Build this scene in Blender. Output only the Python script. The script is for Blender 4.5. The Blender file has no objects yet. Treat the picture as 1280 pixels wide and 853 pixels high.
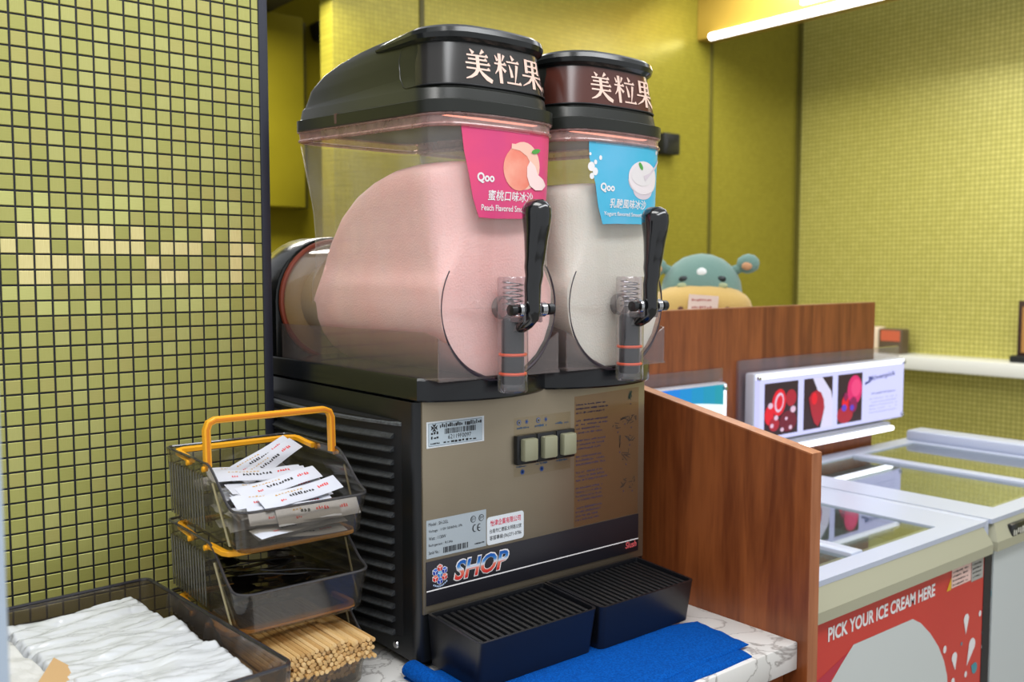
import bpy, bmesh, math, random
from mathutils import Vector, Matrix, noise
random.seed(11)
SC = bpy.context.scene
COL = SC.collection
R = math.radians

# ------------------------------------------------------------------ camera
F_PX, PITCH, HEAD = 1185.0, R(4.0787), R(39.231)
CAM = Vector((-0.614, -0.933, 0.469))
cam_d = bpy.data.cameras.new('camera')
cam_d.sensor_width = 36.0
cam_d.lens = F_PX / 1280 * 36.0
cam_d.clip_start = 0.02
cam_d.dof.use_dof = True
cam_d.dof.focus_distance = 1.18
cam_d.dof.aperture_fstop = 6.0
cam = bpy.data.objects.new('camera', cam_d)
cam.location = CAM
cam.rotation_euler = (R(90) - PITCH, 0, -HEAD)
COL.objects.link(cam)
SC.camera = cam

# ------------------------------------------------------------------ view, world, lights
vs = SC.view_settings
vs.view_transform = 'Standard'
vs.look = 'None'
vs.gamma = 1.0
vs.exposure = 0.2
vs.use_curve_mapping = False
W = bpy.data.worlds.new('world')
SC.world = W
W.use_nodes = True
W.node_tree.nodes['Background'].inputs[0].default_value = (0.93, 0.96, 1.0, 1)
W.node_tree.nodes['Background'].inputs[1].default_value = 0.62

def area(name, loc, rot, sx, sy, power, col=(1, 1, 1)):
    d = bpy.data.lights.new(name, 'AREA')
    d.shape = 'RECTANGLE'; d.size = sx; d.size_y = sy; d.energy = power; d.color = col
    o = bpy.data.objects.new(name, d)
    o.location = loc; o.rotation_euler = rot
    COL.objects.link(o)
    return o
# ceiling strip lamps (about 2.6 m above the floor)
area('ceiling_lamp_aisle', (0.1, -1.0, 1.75), (R(-8), 0, 0), 2.6, 0.5, 36, (0.97, 0.985, 1))
area('ceiling_lamp_counter', (-0.45, 0.0, 1.75), (0, 0, 0), 0.5, 1.0, 12, (1, 0.99, 0.96))
area('ceiling_lamp_freezers', (1.5, 0.0, 1.75), (0, 0, 0), 1.6, 0.5, 8, (0.95, 0.97, 1))
area('ceiling_lamp_rear', (2.2, 1.55, 1.85), (0, 0, 0), 3.0, 0.5, 16, (1, 0.98, 0.94))
area('ceiling_lamp_wall', (3.1, 0.9, 1.9), (0, R(-38), 0), 0.4, 2.6, 48, (1, 0.99, 0.95))

area('ceiling_lamp_alcove', (0.8, 2.3, 1.55), (0, 0, 0), 0.8, 0.5, 30, (1, 0.98, 0.92))

# ------------------------------------------------------------------ pixel helpers (1280x853 frame)
AX = Vector((math.cos(HEAD), -math.sin(HEAD), 0)); AF = Vector((math.sin(HEAD), math.cos(HEAD), 0))
def ray(px, py):
    x = (px - 640) / F_PX; y = -(py - 426.5) / F_PX
    return AX * x + AF * (math.cos(PITCH) + y * math.sin(PITCH)) + Vector((0, 0, -math.sin(PITCH) + y * math.cos(PITCH)))
def PY(px, py, y): r = ray(px, py); return CAM + r * ((y - CAM.y) / r.y)
def PX(px, py, x): r = ray(px, py); return CAM + r * ((x - CAM.x) / r.x)
def PZ(px, py, z): r = ray(px, py); return CAM + r * ((z - CAM.z) / r.z)

# ------------------------------------------------------------------ materials
def lin(c):
    def f(v):
        v /= 255.0
        return v / 12.92 if v <= 0.04045 else ((v + 0.055) / 1.055) ** 2.4
    return (f(c[0]), f(c[1]), f(c[2]), 1)
MATS = {}
def mat(name, c=(128, 128, 128), rough=0.5, metal=0.0, spec=0.5, emit=None, es=1.0, coat=0.0, bump=None, var=None, sss=0.0, sheen=0.0):
    """bump=(scale,strength[,stretch]); var=(scale, second colour[,stretch])"""
    if name in MATS: return MATS[name]
    m = bpy.data.materials.new(name); m.use_nodes = True
    nt = m.node_tree; p = nt.nodes['Principled BSDF']
    p.inputs['Base Color'].default_value = lin(c)
    p.inputs['Roughness'].default_value = rough
    p.inputs['Metallic'].default_value = metal
    p.inputs['Specular IOR Level'].default_value = spec
    p.inputs['Coat Weight'].default_value = coat
    p.inputs['Coat Roughness'].default_value = 0.08
    if sheen: p.inputs['Sheen Weight'].default_value = sheen
    if sss:
        p.inputs['Subsurface Weight'].default_value = sss
        p.inputs['Subsurface Radius'].default_value = (1, .7, .6); p.inputs['Subsurface Scale'].default_value = 0.02
    if emit:
        p.inputs['Emission Color'].default_value = lin(emit); p.inputs['Emission Strength'].default_value = es
    def coords(stretch):
        tc = nt.nodes.new('ShaderNodeTexCoord'); mp = nt.nodes.new('ShaderNodeMapping')
        mp.inputs['Scale'].default_value = stretch
        nt.links.new(tc.outputs['Object'], mp.inputs['Vector']); return mp
    if var:
        n = nt.nodes.new('ShaderNodeTexNoise'); n.inputs['Scale'].default_value = var[0]; n.inputs['Detail'].default_value = 4
        nt.links.new(coords(var[2] if len(var) > 2 else (1, 1, 1)).outputs[0], n.inputs['Vector'])
        rp = nt.nodes.new('ShaderNodeValToRGB')
        rp.color_ramp.elements[0].position = .35; rp.color_ramp.elements[1].position = .68
        rp.color_ramp.elements[0].color = lin(c); rp.color_ramp.elements[1].color = lin(var[1])
        nt.links.new(n.outputs['Fac'], rp.inputs['Fac']); nt.links.new(rp.outputs[0], p.inputs['Base Color'])
    if bump:
        n = nt.nodes.new('ShaderNodeTexNoise'); n.inputs['Scale'].default_value = bump[0]; n.inputs['Detail'].default_value = 3
        nt.links.new(coords(bump[2] if len(bump) > 2 else (1, 1, 1)).outputs[0], n.inputs['Vector'])
        b = nt.nodes.new('ShaderNodeBump'); b.inputs['Strength'].default_value = bump[1]; b.inputs['Distance'].default_value = 0.004
        nt.links.new(n.outputs['Fac'], b.inputs['Height']); nt.links.new(b.outputs[0], p.inputs['Normal'])
    MATS[name] = m
    return m

def clear(name, c, haze=0.1, hazec=(220, 220, 220), rough=0.05, gl=1.0, hvar=None):
    """see-through plastic sheet: tinted transmission, a little milky haze, fresnel gloss"""
    if name in MATS: return MATS[name]
    m = bpy.data.materials.new(name); m.use_nodes = True
    nt = m.node_tree; nt.nodes.clear()
    out = nt.nodes.new('ShaderNodeOutputMaterial')
    tr = nt.nodes.new('ShaderNodeBsdfTransparent'); tr.inputs[0].default_value = lin(c)
    df = nt.nodes.new('ShaderNodeBsdfDiffuse'); df.inputs[0].default_value = lin(hazec)
    gs = nt.nodes.new('ShaderNodeBsdfGlossy'); gs.inputs['Roughness'].default_value = rough
    m1 = nt.nodes.new('ShaderNodeMixShader'); m1.inputs[0].default_value = haze
    if hvar:
        tc = nt.nodes.new('ShaderNodeTexCoord'); n = nt.nodes.new('ShaderNodeTexNoise'); n.inputs['Scale'].default_value = hvar[0]; n.inputs['Detail'].default_value = 5
        mr = nt.nodes.new('ShaderNodeMapRange'); mr.inputs[1].default_value = .35; mr.inputs[2].default_value = .7
        mr.inputs[3].default_value = haze; mr.inputs[4].default_value = hvar[1]
        nt.links.new(tc.outputs['Object'], n.inputs['Vector']); nt.links.new(n.outputs['Fac'], mr.inputs[0]); nt.links.new(mr.outputs[0], m1.inputs[0])
    nt.links.new(tr.outputs[0], m1.inputs[1]); nt.links.new(df.outputs[0], m1.inputs[2])
    lw = nt.nodes.new('ShaderNodeLayerWeight'); lw.inputs[0].default_value = .5       # Schlick fresnel, same from both sides of the sheet
    pw = nt.nodes.new('ShaderNodeMath'); pw.operation = 'POWER'; pw.inputs[1].default_value = 5
    fr = nt.nodes.new('ShaderNodeMath'); fr.operation = 'MULTIPLY_ADD'; fr.inputs[1].default_value = .9; fr.inputs[2].default_value = .05
    ml = nt.nodes.new('ShaderNodeMath'); ml.operation = 'MULTIPLY'; ml.inputs[1].default_value = gl; ml.use_clamp = True
    nt.links.new(lw.outputs['Facing'], pw.inputs[0]); nt.links.new(pw.outputs[0], fr.inputs[0]); nt.links.new(fr.outputs[0], ml.inputs[0])
    m2 = nt.nodes.new('ShaderNodeMixShader')
    nt.links.new(ml.outputs[0], m2.inputs[0]); nt.links.new(m1.outputs[0], m2.inputs[1]); nt.links.new(gs.outputs[0], m2.inputs[2])
    nt.links.new(m2.outputs[0], out.inputs[0])
    MATS[name] = m
    return m

def wood(name, c1, c2, scale=1.0, axis='Z', rough=0.35):
    m = bpy.data.materials.new(name); m.use_nodes = True; nt = m.node_tree; p = nt.nodes['Principled BSDF']
    tc = nt.nodes.new('ShaderNodeTexCoord'); mp = nt.nodes.new('ShaderNodeMapping')
    mp.inputs['Scale'].default_value = (9 * scale, 9 * scale, 0.9 * scale) if axis == 'Z' else (0.9 * scale, 9 * scale, 9 * scale)
    nt.links.new(tc.outputs['Object'], mp.inputs[0])
    n = nt.nodes.new('ShaderNodeTexNoise'); n.inputs['Scale'].default_value = 2.2; n.inputs['Detail'].default_value = 7; n.inputs['Distortion'].default_value = 1.6
    nt.links.new(mp.outputs[0], n.inputs['Vector'])
    n2 = nt.nodes.new('ShaderNodeTexNoise'); n2.inputs['Scale'].default_value = 16; n2.inputs['Detail'].default_value = 3
    nt.links.new(mp.outputs[0], n2.inputs['Vector'])
    ad = nt.nodes.new('ShaderNodeMix'); ad.data_type = 'FLOAT'; ad.inputs[0].default_value = .3
    nt.links.new(n.outputs['Fac'], ad.inputs[2]); nt.links.new(n2.outputs['Fac'], ad.inputs[3])
    rp = nt.nodes.new('ShaderNodeValToRGB'); rp.color_ramp.elements[0].position = .36; rp.color_ramp.elements[1].position = .62
    rp.color_ramp.elements[0].color = lin(c1); rp.color_ramp.elements[1].color = lin(c2)
    nt.links.new(ad.outputs[0], rp.inputs[0]); nt.links.new(rp.outputs[0], p.inputs['Base Color'])
    p.inputs['Roughness'].default_value = rough
    MATS[name] = m
    return m

def marble(name):
    m = bpy.data.materials.new(name); m.use_nodes = True; nt = m.node_tree; p = nt.nodes['Principled BSDF']
    tc = nt.nodes.new('ShaderNodeTexCoord')
    n = nt.nodes.new('ShaderNodeTexNoise'); n.inputs['Scale'].default_value = 9; n.inputs['Detail'].default_value = 8; n.inputs['Distortion'].default_value = 1.4
    nt.links.new(tc.outputs['Object'], n.inputs['Vector'])
    rp = nt.nodes.new('ShaderNodeValToRGB'); e = rp.color_ramp.elements
    e[0].position = .0; e[0].color = lin((222, 220, 216)); e[1].position = 1.0; e[1].color = lin((228, 226, 222))
    for pos, c in ((.475, (216, 214, 210)), (.489, (150, 146, 142)), (.494, (180, 176, 172)), (.515, (224, 222, 218))):
        q = e.new(pos); q.color = lin(c)
    nt.links.new(n.outputs['Fac'], rp.inputs[0]); nt.links.new(rp.outputs[0], p.inputs['Base Color'])
    p.inputs['Roughness'].default_value = .28
    MATS[name] = m
    return m

def mosaic(name, c1, c2, grout, pitch, axes, rough=.35, metal=.3, joint=.05):
    """fine mosaic, too far away to tell its pieces apart: brick texture in wall coordinates"""
    m = bpy.data.materials.new(name); m.use_nodes = True; nt = m.node_tree; p = nt.nodes['Principled BSDF']
    tc = nt.nodes.new('ShaderNodeTexCoord'); sp = nt.nodes.new('ShaderNodeSeparateXYZ'); cb = nt.nodes.new('ShaderNodeCombineXYZ')
    nt.links.new(tc.outputs['Object'], sp.inputs[0])
    nt.links.new(sp.outputs[axes[0]], cb.inputs[0]); nt.links.new(sp.outputs[axes[1]], cb.inputs[1])
    b = nt.nodes.new('ShaderNodeTexBrick'); b.offset = 0; b.squash = 1
    b.inputs['Color1'].default_value = lin(c1); b.inputs['Color2'].default_value = lin(c2); b.inputs['Mortar'].default_value = lin(grout)
    b.inputs['Scale'].default_value = 1 / pitch; b.inputs['Brick Width'].default_value = 1; b.inputs['Row Height'].default_value = 1
    b.inputs['Mortar Size'].default_value = joint; b.inputs['Mortar Smooth'].default_value = .2
    nt.links.new(cb.outputs[0], b.inputs['Vector']); nt.links.new(b.outputs['Color'], p.inputs['Base Color'])
    bp = nt.nodes.new('ShaderNodeBump'); bp.inputs['Strength'].default_value = .25; bp.inputs['Distance'].default_value = .002; bp.invert = True
    nt.links.new(b.outputs['Fac'], bp.inputs['Height']); nt.links.new(bp.outputs[0], p.inputs['Normal'])
    p.inputs['Roughness'].default_value = rough; p.inputs['Metallic'].default_value = metal
    MATS[name] = m
    return m

black = mat('black_plastic', (24, 25, 27), .28, spec=.5)
black_matt = mat('black_matt', (22, 23, 25), .5, spec=.4)
lid_mat = mat('lid_plastic', (27, 29, 24), .34, spec=.5)
steel = mat('brushed_steel', (166, 154, 132), .36, metal=.8, var=(3, (146, 134, 114)), bump=(90, .05, (1, 1, 14)))
chrome = mat('chrome', (200, 200, 202), .15, metal=1)
white_plastic = mat('white_plastic', (226, 228, 230), .35)
marb = marble('marble_laminate')
woodm = wood('cherry_wood', (108, 52, 22), (150, 82, 40))
woode = wood('cherry_edge', (140, 80, 46), (172, 108, 70))

# ------------------------------------------------------------------ mesh helpers
def link(o, parent=None):
    COL.objects.link(o)
    if parent is not None:
        o.parent = parent
        if parent.type == 'EMPTY':
            o.matrix_parent_inverse = parent.matrix_basis.inverted()
    return o
def props(o, label=None, cat=None, group=None, kind=None):
    if label: o['label'] = label
    if cat: o['category'] = cat
    if group: o['group'] = group
    if kind: o['kind'] = kind
    return o
def thing(name, loc, label, cat, group=None):
    o = bpy.data.objects.new(name, None); o.location = loc; o.empty_display_size = .03
    COL.objects.link(o)
    return props(o, label, cat, group)

class B:
    """collects shapes, then becomes one mesh object"""
    def __init__(s): s.bm = bmesh.new(); s.mi = 0
    def _mark(s, faces):
        for f in faces: f.material_index = s.mi
    def box(s, x0, x1, y0, y1, z0, z1, bev=0, seg=2, M=None):
        t = bmesh.new(); bmesh.ops.create_cube(t, size=1)
        for v in t.verts:
            v.co = Vector(((x0 + x1) / 2 + v.co.x * (x1 - x0), (y0 + y1) / 2 + v.co.y * (y1 - y0), (z0 + z1) / 2 + v.co.z * (z1 - z0)))
        if bev: bmesh.ops.bevel(t, geom=t.edges[:], offset=bev, segments=seg, profile=.5, affect='EDGES')
        return s.merge(t, M)
    def merge(s, t, M=None):
        if M is not None: t.transform(M)
        mp = {v: s.bm.verts.new(v.co) for v in t.verts}
        for f in t.faces:
            try: g = s.bm.faces.new([mp[v] for v in f.verts]); g.material_index = s.mi
            except ValueError: pass
        t.free(); return s
    def loft(s, secs, closed=True, cap=True, loop=False):
        rows = [[s.bm.verts.new(p) for p in sec] for sec in secs]
        n = len(rows[0]); k = len(rows)
        for i in range(k if loop else k - 1):
            a, b = rows[i], rows[(i + 1) % k]
            for j in range(n if closed else n - 1):
                q = [a[j], a[(j + 1) % n], b[(j + 1) % n], b[j]]
                try: s._mark([s.bm.faces.new(q)])
                except ValueError: pass
        if cap and closed and not loop:
            s._mark([s.bm.faces.new(list(reversed(rows[0])))]); s._mark([s.bm.faces.new(rows[-1])])
        return s
    def tube(s, pts, r, n=8, closed=False, cap=True, rect=None, up=None):
        """r: number or list; rect=(w,h) sweeps a rectangle with w along 'up' cross tangent"""
        pts = [Vector(p) for p in pts]; m = len(pts); rr = r if isinstance(r, (list, tuple)) else [r] * m
        secs = []; ref = Vector(up) if up else None
        for i, p in enumerate(pts):
            a = pts[(i - 1) % m] if (closed or i > 0) else p
            b = pts[(i + 1) % m] if (closed or i < m - 1) else p
            t = (b - a).normalized()
            if ref is None:
                ref = Vector((0, 0, 1)) if abs(t.z) < .9 else Vector((1, 0, 0))
            u = t.cross(ref)
            if u.length < 1e-6: u = t.orthogonal()
            u.normalize(); v = u.cross(t).normalized()
            if up is None: ref = v
            if rect:
                w, h = rect[0] / 2, rect[1] / 2
                c = .25
                pr = [(w, h * (1 - c)), (w * (1 - c), h), (-w * (1 - c), h), (-w, h * (1 - c)), (-w, -h * (1 - c)), (-w * (1 - c), -h), (w * (1 - c), -h), (w, -h * (1 - c))]
                secs.append([p + u * x + v * y for x, y in pr])
            else:
                secs.append([p + (u * math.cos(2 * math.pi * k / n) + v * math.sin(2 * math.pi * k / n)) * rr[i] for k in range(n)])
        return s.loft(secs, True, cap, closed)
    def cyl(s, p0, p1, r0, r1=None, n=20):
        return s.tube([p0, p1], [r0, r0 if r1 is None else r1], n)
    def lathe(s, c, prof, n=24, axis='Z'):
        """prof: (radius, height) pairs"""
        secs = []
        for k in range(n):
            a = 2 * math.pi * k / n; ca, sa = math.cos(a), math.sin(a); row = []
            for r, h in prof:
                d = {'Z': (r * ca, r * sa, h), 'Y': (r * ca, h, r * sa), 'X': (h, r * ca, r * sa)}[axis]
                row.append(Vector(c) + Vector(d))
            secs.append(row)
        return s.loft(secs, closed=False, cap=False, loop=True)
    def prism(s, pts, a0, a1, axis='X', bev=0):
        """polygon in the two other axes (YZ for X, XZ for Y, XY for Z) pushed from a0 to a1"""
        t = bmesh.new()
        f3 = {'X': lambda p, a: (a, p[0], p[1]), 'Y': lambda p, a: (p[0], a, p[1]), 'Z': lambda p, a: (p[0], p[1], a)}[axis]
        v0 = [t.verts.new(f3(p, a0)) for p in pts]; v1 = [t.verts.new(f3(p, a1)) for p in pts]
        n = len(pts)
        t.faces.new(v0); t.faces.new(list(reversed(v1)))
        for i in range(n): t.faces.new([v0[(i + 1) % n], v0[i], v1[i], v1[(i + 1) % n]])
        bmesh.ops.recalc_face_normals(t, faces=t.faces[:])
        if bev: bmesh.ops.bevel(t, geom=[e for e in t.edges], offset=bev, segments=2, profile=.5, affect='EDGES')
        return s.merge(t)
    def ball(s, c, r, sub=2, M=None):
        t = bmesh.new(); bmesh.ops.create_icosphere(t, subdivisions=sub, radius=1)
        r = r if isinstance(r, (tuple, list)) else (r, r, r)
        for v in t.verts: v.co = Vector((v.co.x * r[0], v.co.y * r[1], v.co.z * r[2]))
        if M is not None: t.transform(M)
        for v in t.verts: v.co += Vector(c)
        return s.merge(t)
    def mesh(s, name, mats, smooth=35, recalc=True):
        me = bpy.data.meshes.new(name)
        if recalc: bmesh.ops.recalc_face_normals(s.bm, faces=s.bm.faces[:])
        s.bm.to_mesh(me); s.bm.free()
        for m in (mats if isinstance(mats, (list, tuple)) else [mats]): me.materials.append(m)
        if smooth:
            for p in me.polygons: p.use_smooth = True
            me.set_sharp_from_angle(angle=R(smooth))
        return me
    def build(s, name, mats, parent=None, smooth=35, recalc=True):
        return link(bpy.data.objects.new(name, s.mesh(name, mats, smooth, recalc)), parent)

def rrect(x0, x1, y0, y1, r, n=6):
    """rounded rectangle in plan; r number or (front radius, back radius); counter-clockwise from front-left"""
    rf, rb = r if isinstance(r, tuple) else (r, r)
    out = []
    for cx, cy, rr, a0 in ((x0 + rf, y0 + rf, rf, 180), (x1 - rf, y0 + rf, rf, 270), (x1 - rb, y1 - rb, rb, 0), (x0 + rb, y1 - rb, rb, 90)):
        for k in range(n + 1):
            a = R(a0 + 90 * k / n); out.append((cx + rr * math.cos(a), cy + rr * math.sin(a)))
    return out
def smooth_path(pts, n=8):
    """Catmull-Rom through the points"""
    P = [Vector(p) for p in pts]; out = []
    for i in range(len(P) - 1):
        p0, p1, p2, p3 = P[max(i - 1, 0)], P[i], P[i + 1], P[min(i + 2, len(P) - 1)]
        for k in range(n):
            t = k / n
            out.append(.5 * ((2 * p1) + (p2 - p0) * t + (2 * p0 - 5 * p1 + 4 * p2 - p3) * t * t + (3 * p1 - p0 - 3 * p2 + p3) * t ** 3))
    out.append(P[-1]); return out
def lerp(a, b, t): return a + (b - a) * t
def table(t, x):
    if x <= t[0][0]: return t[0][1]
    for (a, va), (b, vb) in zip(t, t[1:]):
        if x <= b: return lerp(va, vb, (x - a) / (b - a))
    return t[-1][1]

class Art:
    """flat print: polygons and lettering laid out in (u, v), then put on a surface"""
    def __init__(s): s.bm = bmesh.new(); s.mats = []
    def _mi(s, m):
        if m not in s.mats: s.mats.append(m)
        return s.mats.index(m)
    def poly(s, pts, m, layer=0):
        vs_ = [s.bm.verts.new((p[0], p[1], layer)) for p in pts]
        f = s.bm.faces.new(vs_); f.material_index = s._mi(m)
        if f.normal.z < 0 or True:
            f.normal_update()
            if f.normal.z < 0: f.normal_flip()
        return s
    def rect(s, u0, u1, v0, v1, m, layer=0): return s.poly([(u0, v0), (u1, v0), (u1, v1), (u0, v1)], m, layer)
    def ell(s, u, v, ru, rv, m, layer=0, rot=0, n=28, a0=0, a1=360):
        c, q = math.cos(R(rot)), math.sin(R(rot)); pts = []
        full = (a1 - a0) >= 360
        for k in range(n if full else n + 1):
            a = R(a0 + (a1 - a0) * k / n); x, y = ru * math.cos(a), rv * math.sin(a)
            pts.append((u + x * c - y * q, v + x * q + y * c))
        return s.poly(pts, m, layer)
    def drop(s, u, v, r, L, m, layer=0, rot=0):
        c, q = math.cos(R(rot)), math.sin(R(rot)); pts = []
        for k in range(17):
            a = R(-30 + 240 * k / 16); pts.append((r * math.cos(a), r * math.sin(a)))
        pts.append((0, -L))
        return s.poly([(u + x * c - y * q, v + x * q + y * c) for x, y in pts], m, layer)
    def stroke(s, pts, m, layer=0):
        """pts: (u, v, width) polyline with changing width"""
        L, Rr = [], []
        for i, (x, y, w) in enumerate(pts):
            a = pts[max(i - 1, 0)]; b = pts[min(i + 1, len(pts) - 1)]
            dx, dy = b[0] - a[0], b[1] - a[1]; d = math.hypot(dx, dy) or 1
            nx, ny = -dy / d * w / 2, dx / d * w / 2
            L.append((x + nx, y + ny)); Rr.append((x - nx, y - ny))
        for i in range(len(pts) - 1):
            s.poly([L[i], Rr[i], Rr[i + 1], L[i + 1]], m, layer)
        return s
    def text(s, body, u, v, h, m, layer=0, width=None, shear=0, off=0, align='LEFT', slope=0):
        c = bpy.data.curves.new('lettering', 'FONT'); c.body = body; c.size = 1; c.offset = off; c.resolution_u = 3; c.shear = shear
        o = bpy.data.objects.new('lettering', c); COL.objects.link(o); bpy.context.view_layer.update()
        me = bpy.data.meshes.new_from_object(o.evaluated_get(bpy.context.evaluated_depsgraph_get()))
        bpy.data.objects.remove(o); bpy.data.curves.remove(c)
        if not me.vertices: return s
        xs = [q.co.x for q in me.vertices]; ys = [q.co.y for q in me.vertices]
        x0, x1, y0, y1 = min(xs), max(xs), min(ys), max(ys)
        sy = h / (y1 - y0); sx = width / (x1 - x0) if width else sy
        du = {'LEFT': 0, 'CENTER': -.5, 'RIGHT': -1}[align] * (x1 - x0) * sx
        mi = s._mi(m); vv = [s.bm.verts.new((u + du + (q.co.x - x0) * sx, v + (q.co.y - y0) * sy + slope * (q.co.x - x0) * sx, layer)) for q in me.vertices]
        for p in me.polygons:
            try:
                f = s.bm.faces.new([vv[i] for i in p.vertices]); f.material_index = mi; f.normal_update()
                if f.normal.z < 0: f.normal_flip()
            except ValueError: pass
        bpy.data.meshes.remove(me); return s
    def glyph(s, strokes, u, v, w, h, m, layer=0):
        for st in strokes:
            if len(st) == 2 and len(st[0]) == 2:      # horizontal bar with the triangular end of serif type
                (xa, ya), (xb, yb) = st
                s.stroke([(u + xa * w, v + ya * h, .058 * h), (u + xb * w, v + yb * h, .058 * h)], m, layer)
                s.poly([(u + (xb - .14) * w, v + yb * h), (u + xb * w, v + yb * h), (u + (xb - .05) * w, v + (yb + .085) * h)], m, layer)
            else:
                s.stroke([(u + a * w, v + b * h, c * w * 1.2) for a, b, c in st], m, layer)
        return s
    def build(s, name, fn, parent=None, cuts=(), eps=.00025):
        for x in cuts:
            bmesh.ops.bisect_plane(s.bm, geom=s.bm.verts[:] + s.bm.edges[:] + s.bm.faces[:], plane_co=(x, 0, 0), plane_no=(1, 0, 0))
        if cuts: bmesh.ops.triangulate(s.bm, faces=[f for f in s.bm.faces if len(f.verts) > 4])
        for v in s.bm.verts: v.co = Vector(fn(v.co.x, v.co.y, v.co.z * eps))
        me = bpy.data.meshes.new(name); s.bm.to_mesh(me); s.bm.free()
        for m in s.mats: me.materials.append(m)
        return link(bpy.data.objects.new(name, me), parent)
def on_y(y): return lambda u, v, d: (u, y - d, v)          # faces the customer side (-Y)
HORIZ = lambda a, b: (a, b)

ink = mat('print_black', (26, 26, 30), .5); ink_white = mat('print_white', (235, 232, 232), .4); ink_red = mat('print_red', (214, 52, 52), .5)
ink_blue = mat('print_blue', (34, 84, 160), .5); ink_gold = mat('print_gold', (190, 150, 70), .5)

# ================================================================== SETTING
COUNTER = -0.012
FLOOR = -0.885
b = B(); b.box(-2.5, 6, -3.5, 5, FLOOR - .05, FLOOR)
floor = props(b.build('floor', mat('floor_tile', (150, 148, 142), .35, var=(2, (138, 136, 130)))), kind='structure')

# ---- mosaic wall beside the machine
WY, PITCH_T, WX1 = .3315, .01894, -.048
b = B(); b.box(-1.3, -.038, WY, WY + .12, FLOOR, 1.9)
wall_l = props(b.build('wall_left', mat('grout', (22, 24, 32), .6)), kind='structure')
b = B(); b.box(-.038, -.0245, WY - .004, WY + .125, FLOOR, 1.9, .002)
props(b.build('trim_1', mat('dark_trim', (44, 46, 58), .45, metal=.3)), kind='structure')
def tile_mesh(name, m, w=.0165, h=.0165):
    t = B(); a, c, d = w / 2, h / 2, .0006
    t.loft([[Vector((-a, 0, -c)), Vector((a, 0, -c)), Vector((a, 0, c)), Vector((-a, 0, c))],
            [Vector((-a, -.001, -c)), Vector((a, -.001, -c)), Vector((a, -.001, c)), Vector((-a, -.001, c))],
            [Vector((-a + d, -.0016, -c + d)), Vector((a - d, -.0016, -c + d)), Vector((a - d, -.0016, c - d)), Vector((-a + d, -.0016, c - d))]])
    return t.mesh(name, m, smooth=0)
TM = []
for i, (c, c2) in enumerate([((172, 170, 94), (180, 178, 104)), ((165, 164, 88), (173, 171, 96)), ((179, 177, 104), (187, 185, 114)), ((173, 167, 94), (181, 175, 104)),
                             ((220, 206, 138), (234, 222, 158)), ((192, 192, 114), (200, 200, 124))]):  # last two are paler: reflected highlight put into the tile colour
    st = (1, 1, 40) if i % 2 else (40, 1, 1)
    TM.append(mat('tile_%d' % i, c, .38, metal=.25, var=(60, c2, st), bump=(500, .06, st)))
TMESH = [tile_mesh('tile_mesh_%d' % i, m) for i, m in enumerate(TM)]
# reflected band of light painted into paler tiles: rows counted up from the grout line at eye height, columns from the left edge in view
GLINT = {2: '.pp.ppp.p..o.p.p', 1: 'p.p..pppp.ppp..pp', 0: '.pppp....p.....p.', -1: '.pp.p.....pp.oop.', -2: 'ooo.....ooo.oo...', 3: '.ooo..oo.....o...', 4: 'o.o...ooo.o.o.oo.', -3: '..oo.o..o..oo.o..'}
NCOL = 17
tiles = []
for col in range(-6, NCOL):
    x = WX1 - PITCH_T * (NCOL - col) + PITCH_T / 2
    for row in range(-26, 26):
        z = .4735 + PITCH_T * row + PITCH_T / 2
        k = random.choice([0, 0, 1, 1, 2, 3])
        s_ = GLINT.get(row, '')
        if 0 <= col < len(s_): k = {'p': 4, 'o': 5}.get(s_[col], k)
        if z < COUNTER + .004: continue
        tiles.append((col, row, x, z, k))
vis = [t for t in tiles if 0 <= t[0] <= 8 and -15 <= t[1] <= 19]
vis.sort(key=lambda t: (t[0], abs(t[1])))
keep = set((t[0], t[1]) for t in vis[:300])
rest = B()
for col, row, x, z, k in tiles:
    jx, jz = random.uniform(-.0001, .0001), random.uniform(-.0001, .0001)
    if (col, row) in keep:
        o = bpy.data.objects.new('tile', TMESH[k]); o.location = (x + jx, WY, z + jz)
        o.rotation_euler = (random.uniform(-.006, .006), 0, random.uniform(-.006, .006))
        link(o, wall_l)
    else:
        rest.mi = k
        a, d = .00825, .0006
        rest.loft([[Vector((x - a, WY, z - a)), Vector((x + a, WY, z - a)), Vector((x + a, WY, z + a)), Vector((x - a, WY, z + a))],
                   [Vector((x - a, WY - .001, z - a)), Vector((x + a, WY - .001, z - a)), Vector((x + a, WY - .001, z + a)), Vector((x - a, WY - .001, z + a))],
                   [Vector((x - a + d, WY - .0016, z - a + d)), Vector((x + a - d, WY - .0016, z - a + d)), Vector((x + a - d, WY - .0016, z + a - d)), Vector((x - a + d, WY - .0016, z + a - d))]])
rest.mi = 0
for row in range(-25, 26):          # cut tiles along the trim
    z = .4735 + PITCH_T * row + PITCH_T / 2; rest.box(WX1 + .0009, -.0382, WY - .0014, WY, z - .0086, z + .0086)
o = rest.build('tile_field', TM, wall_l, smooth=0); o['kind'] = 'stuff'

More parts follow.
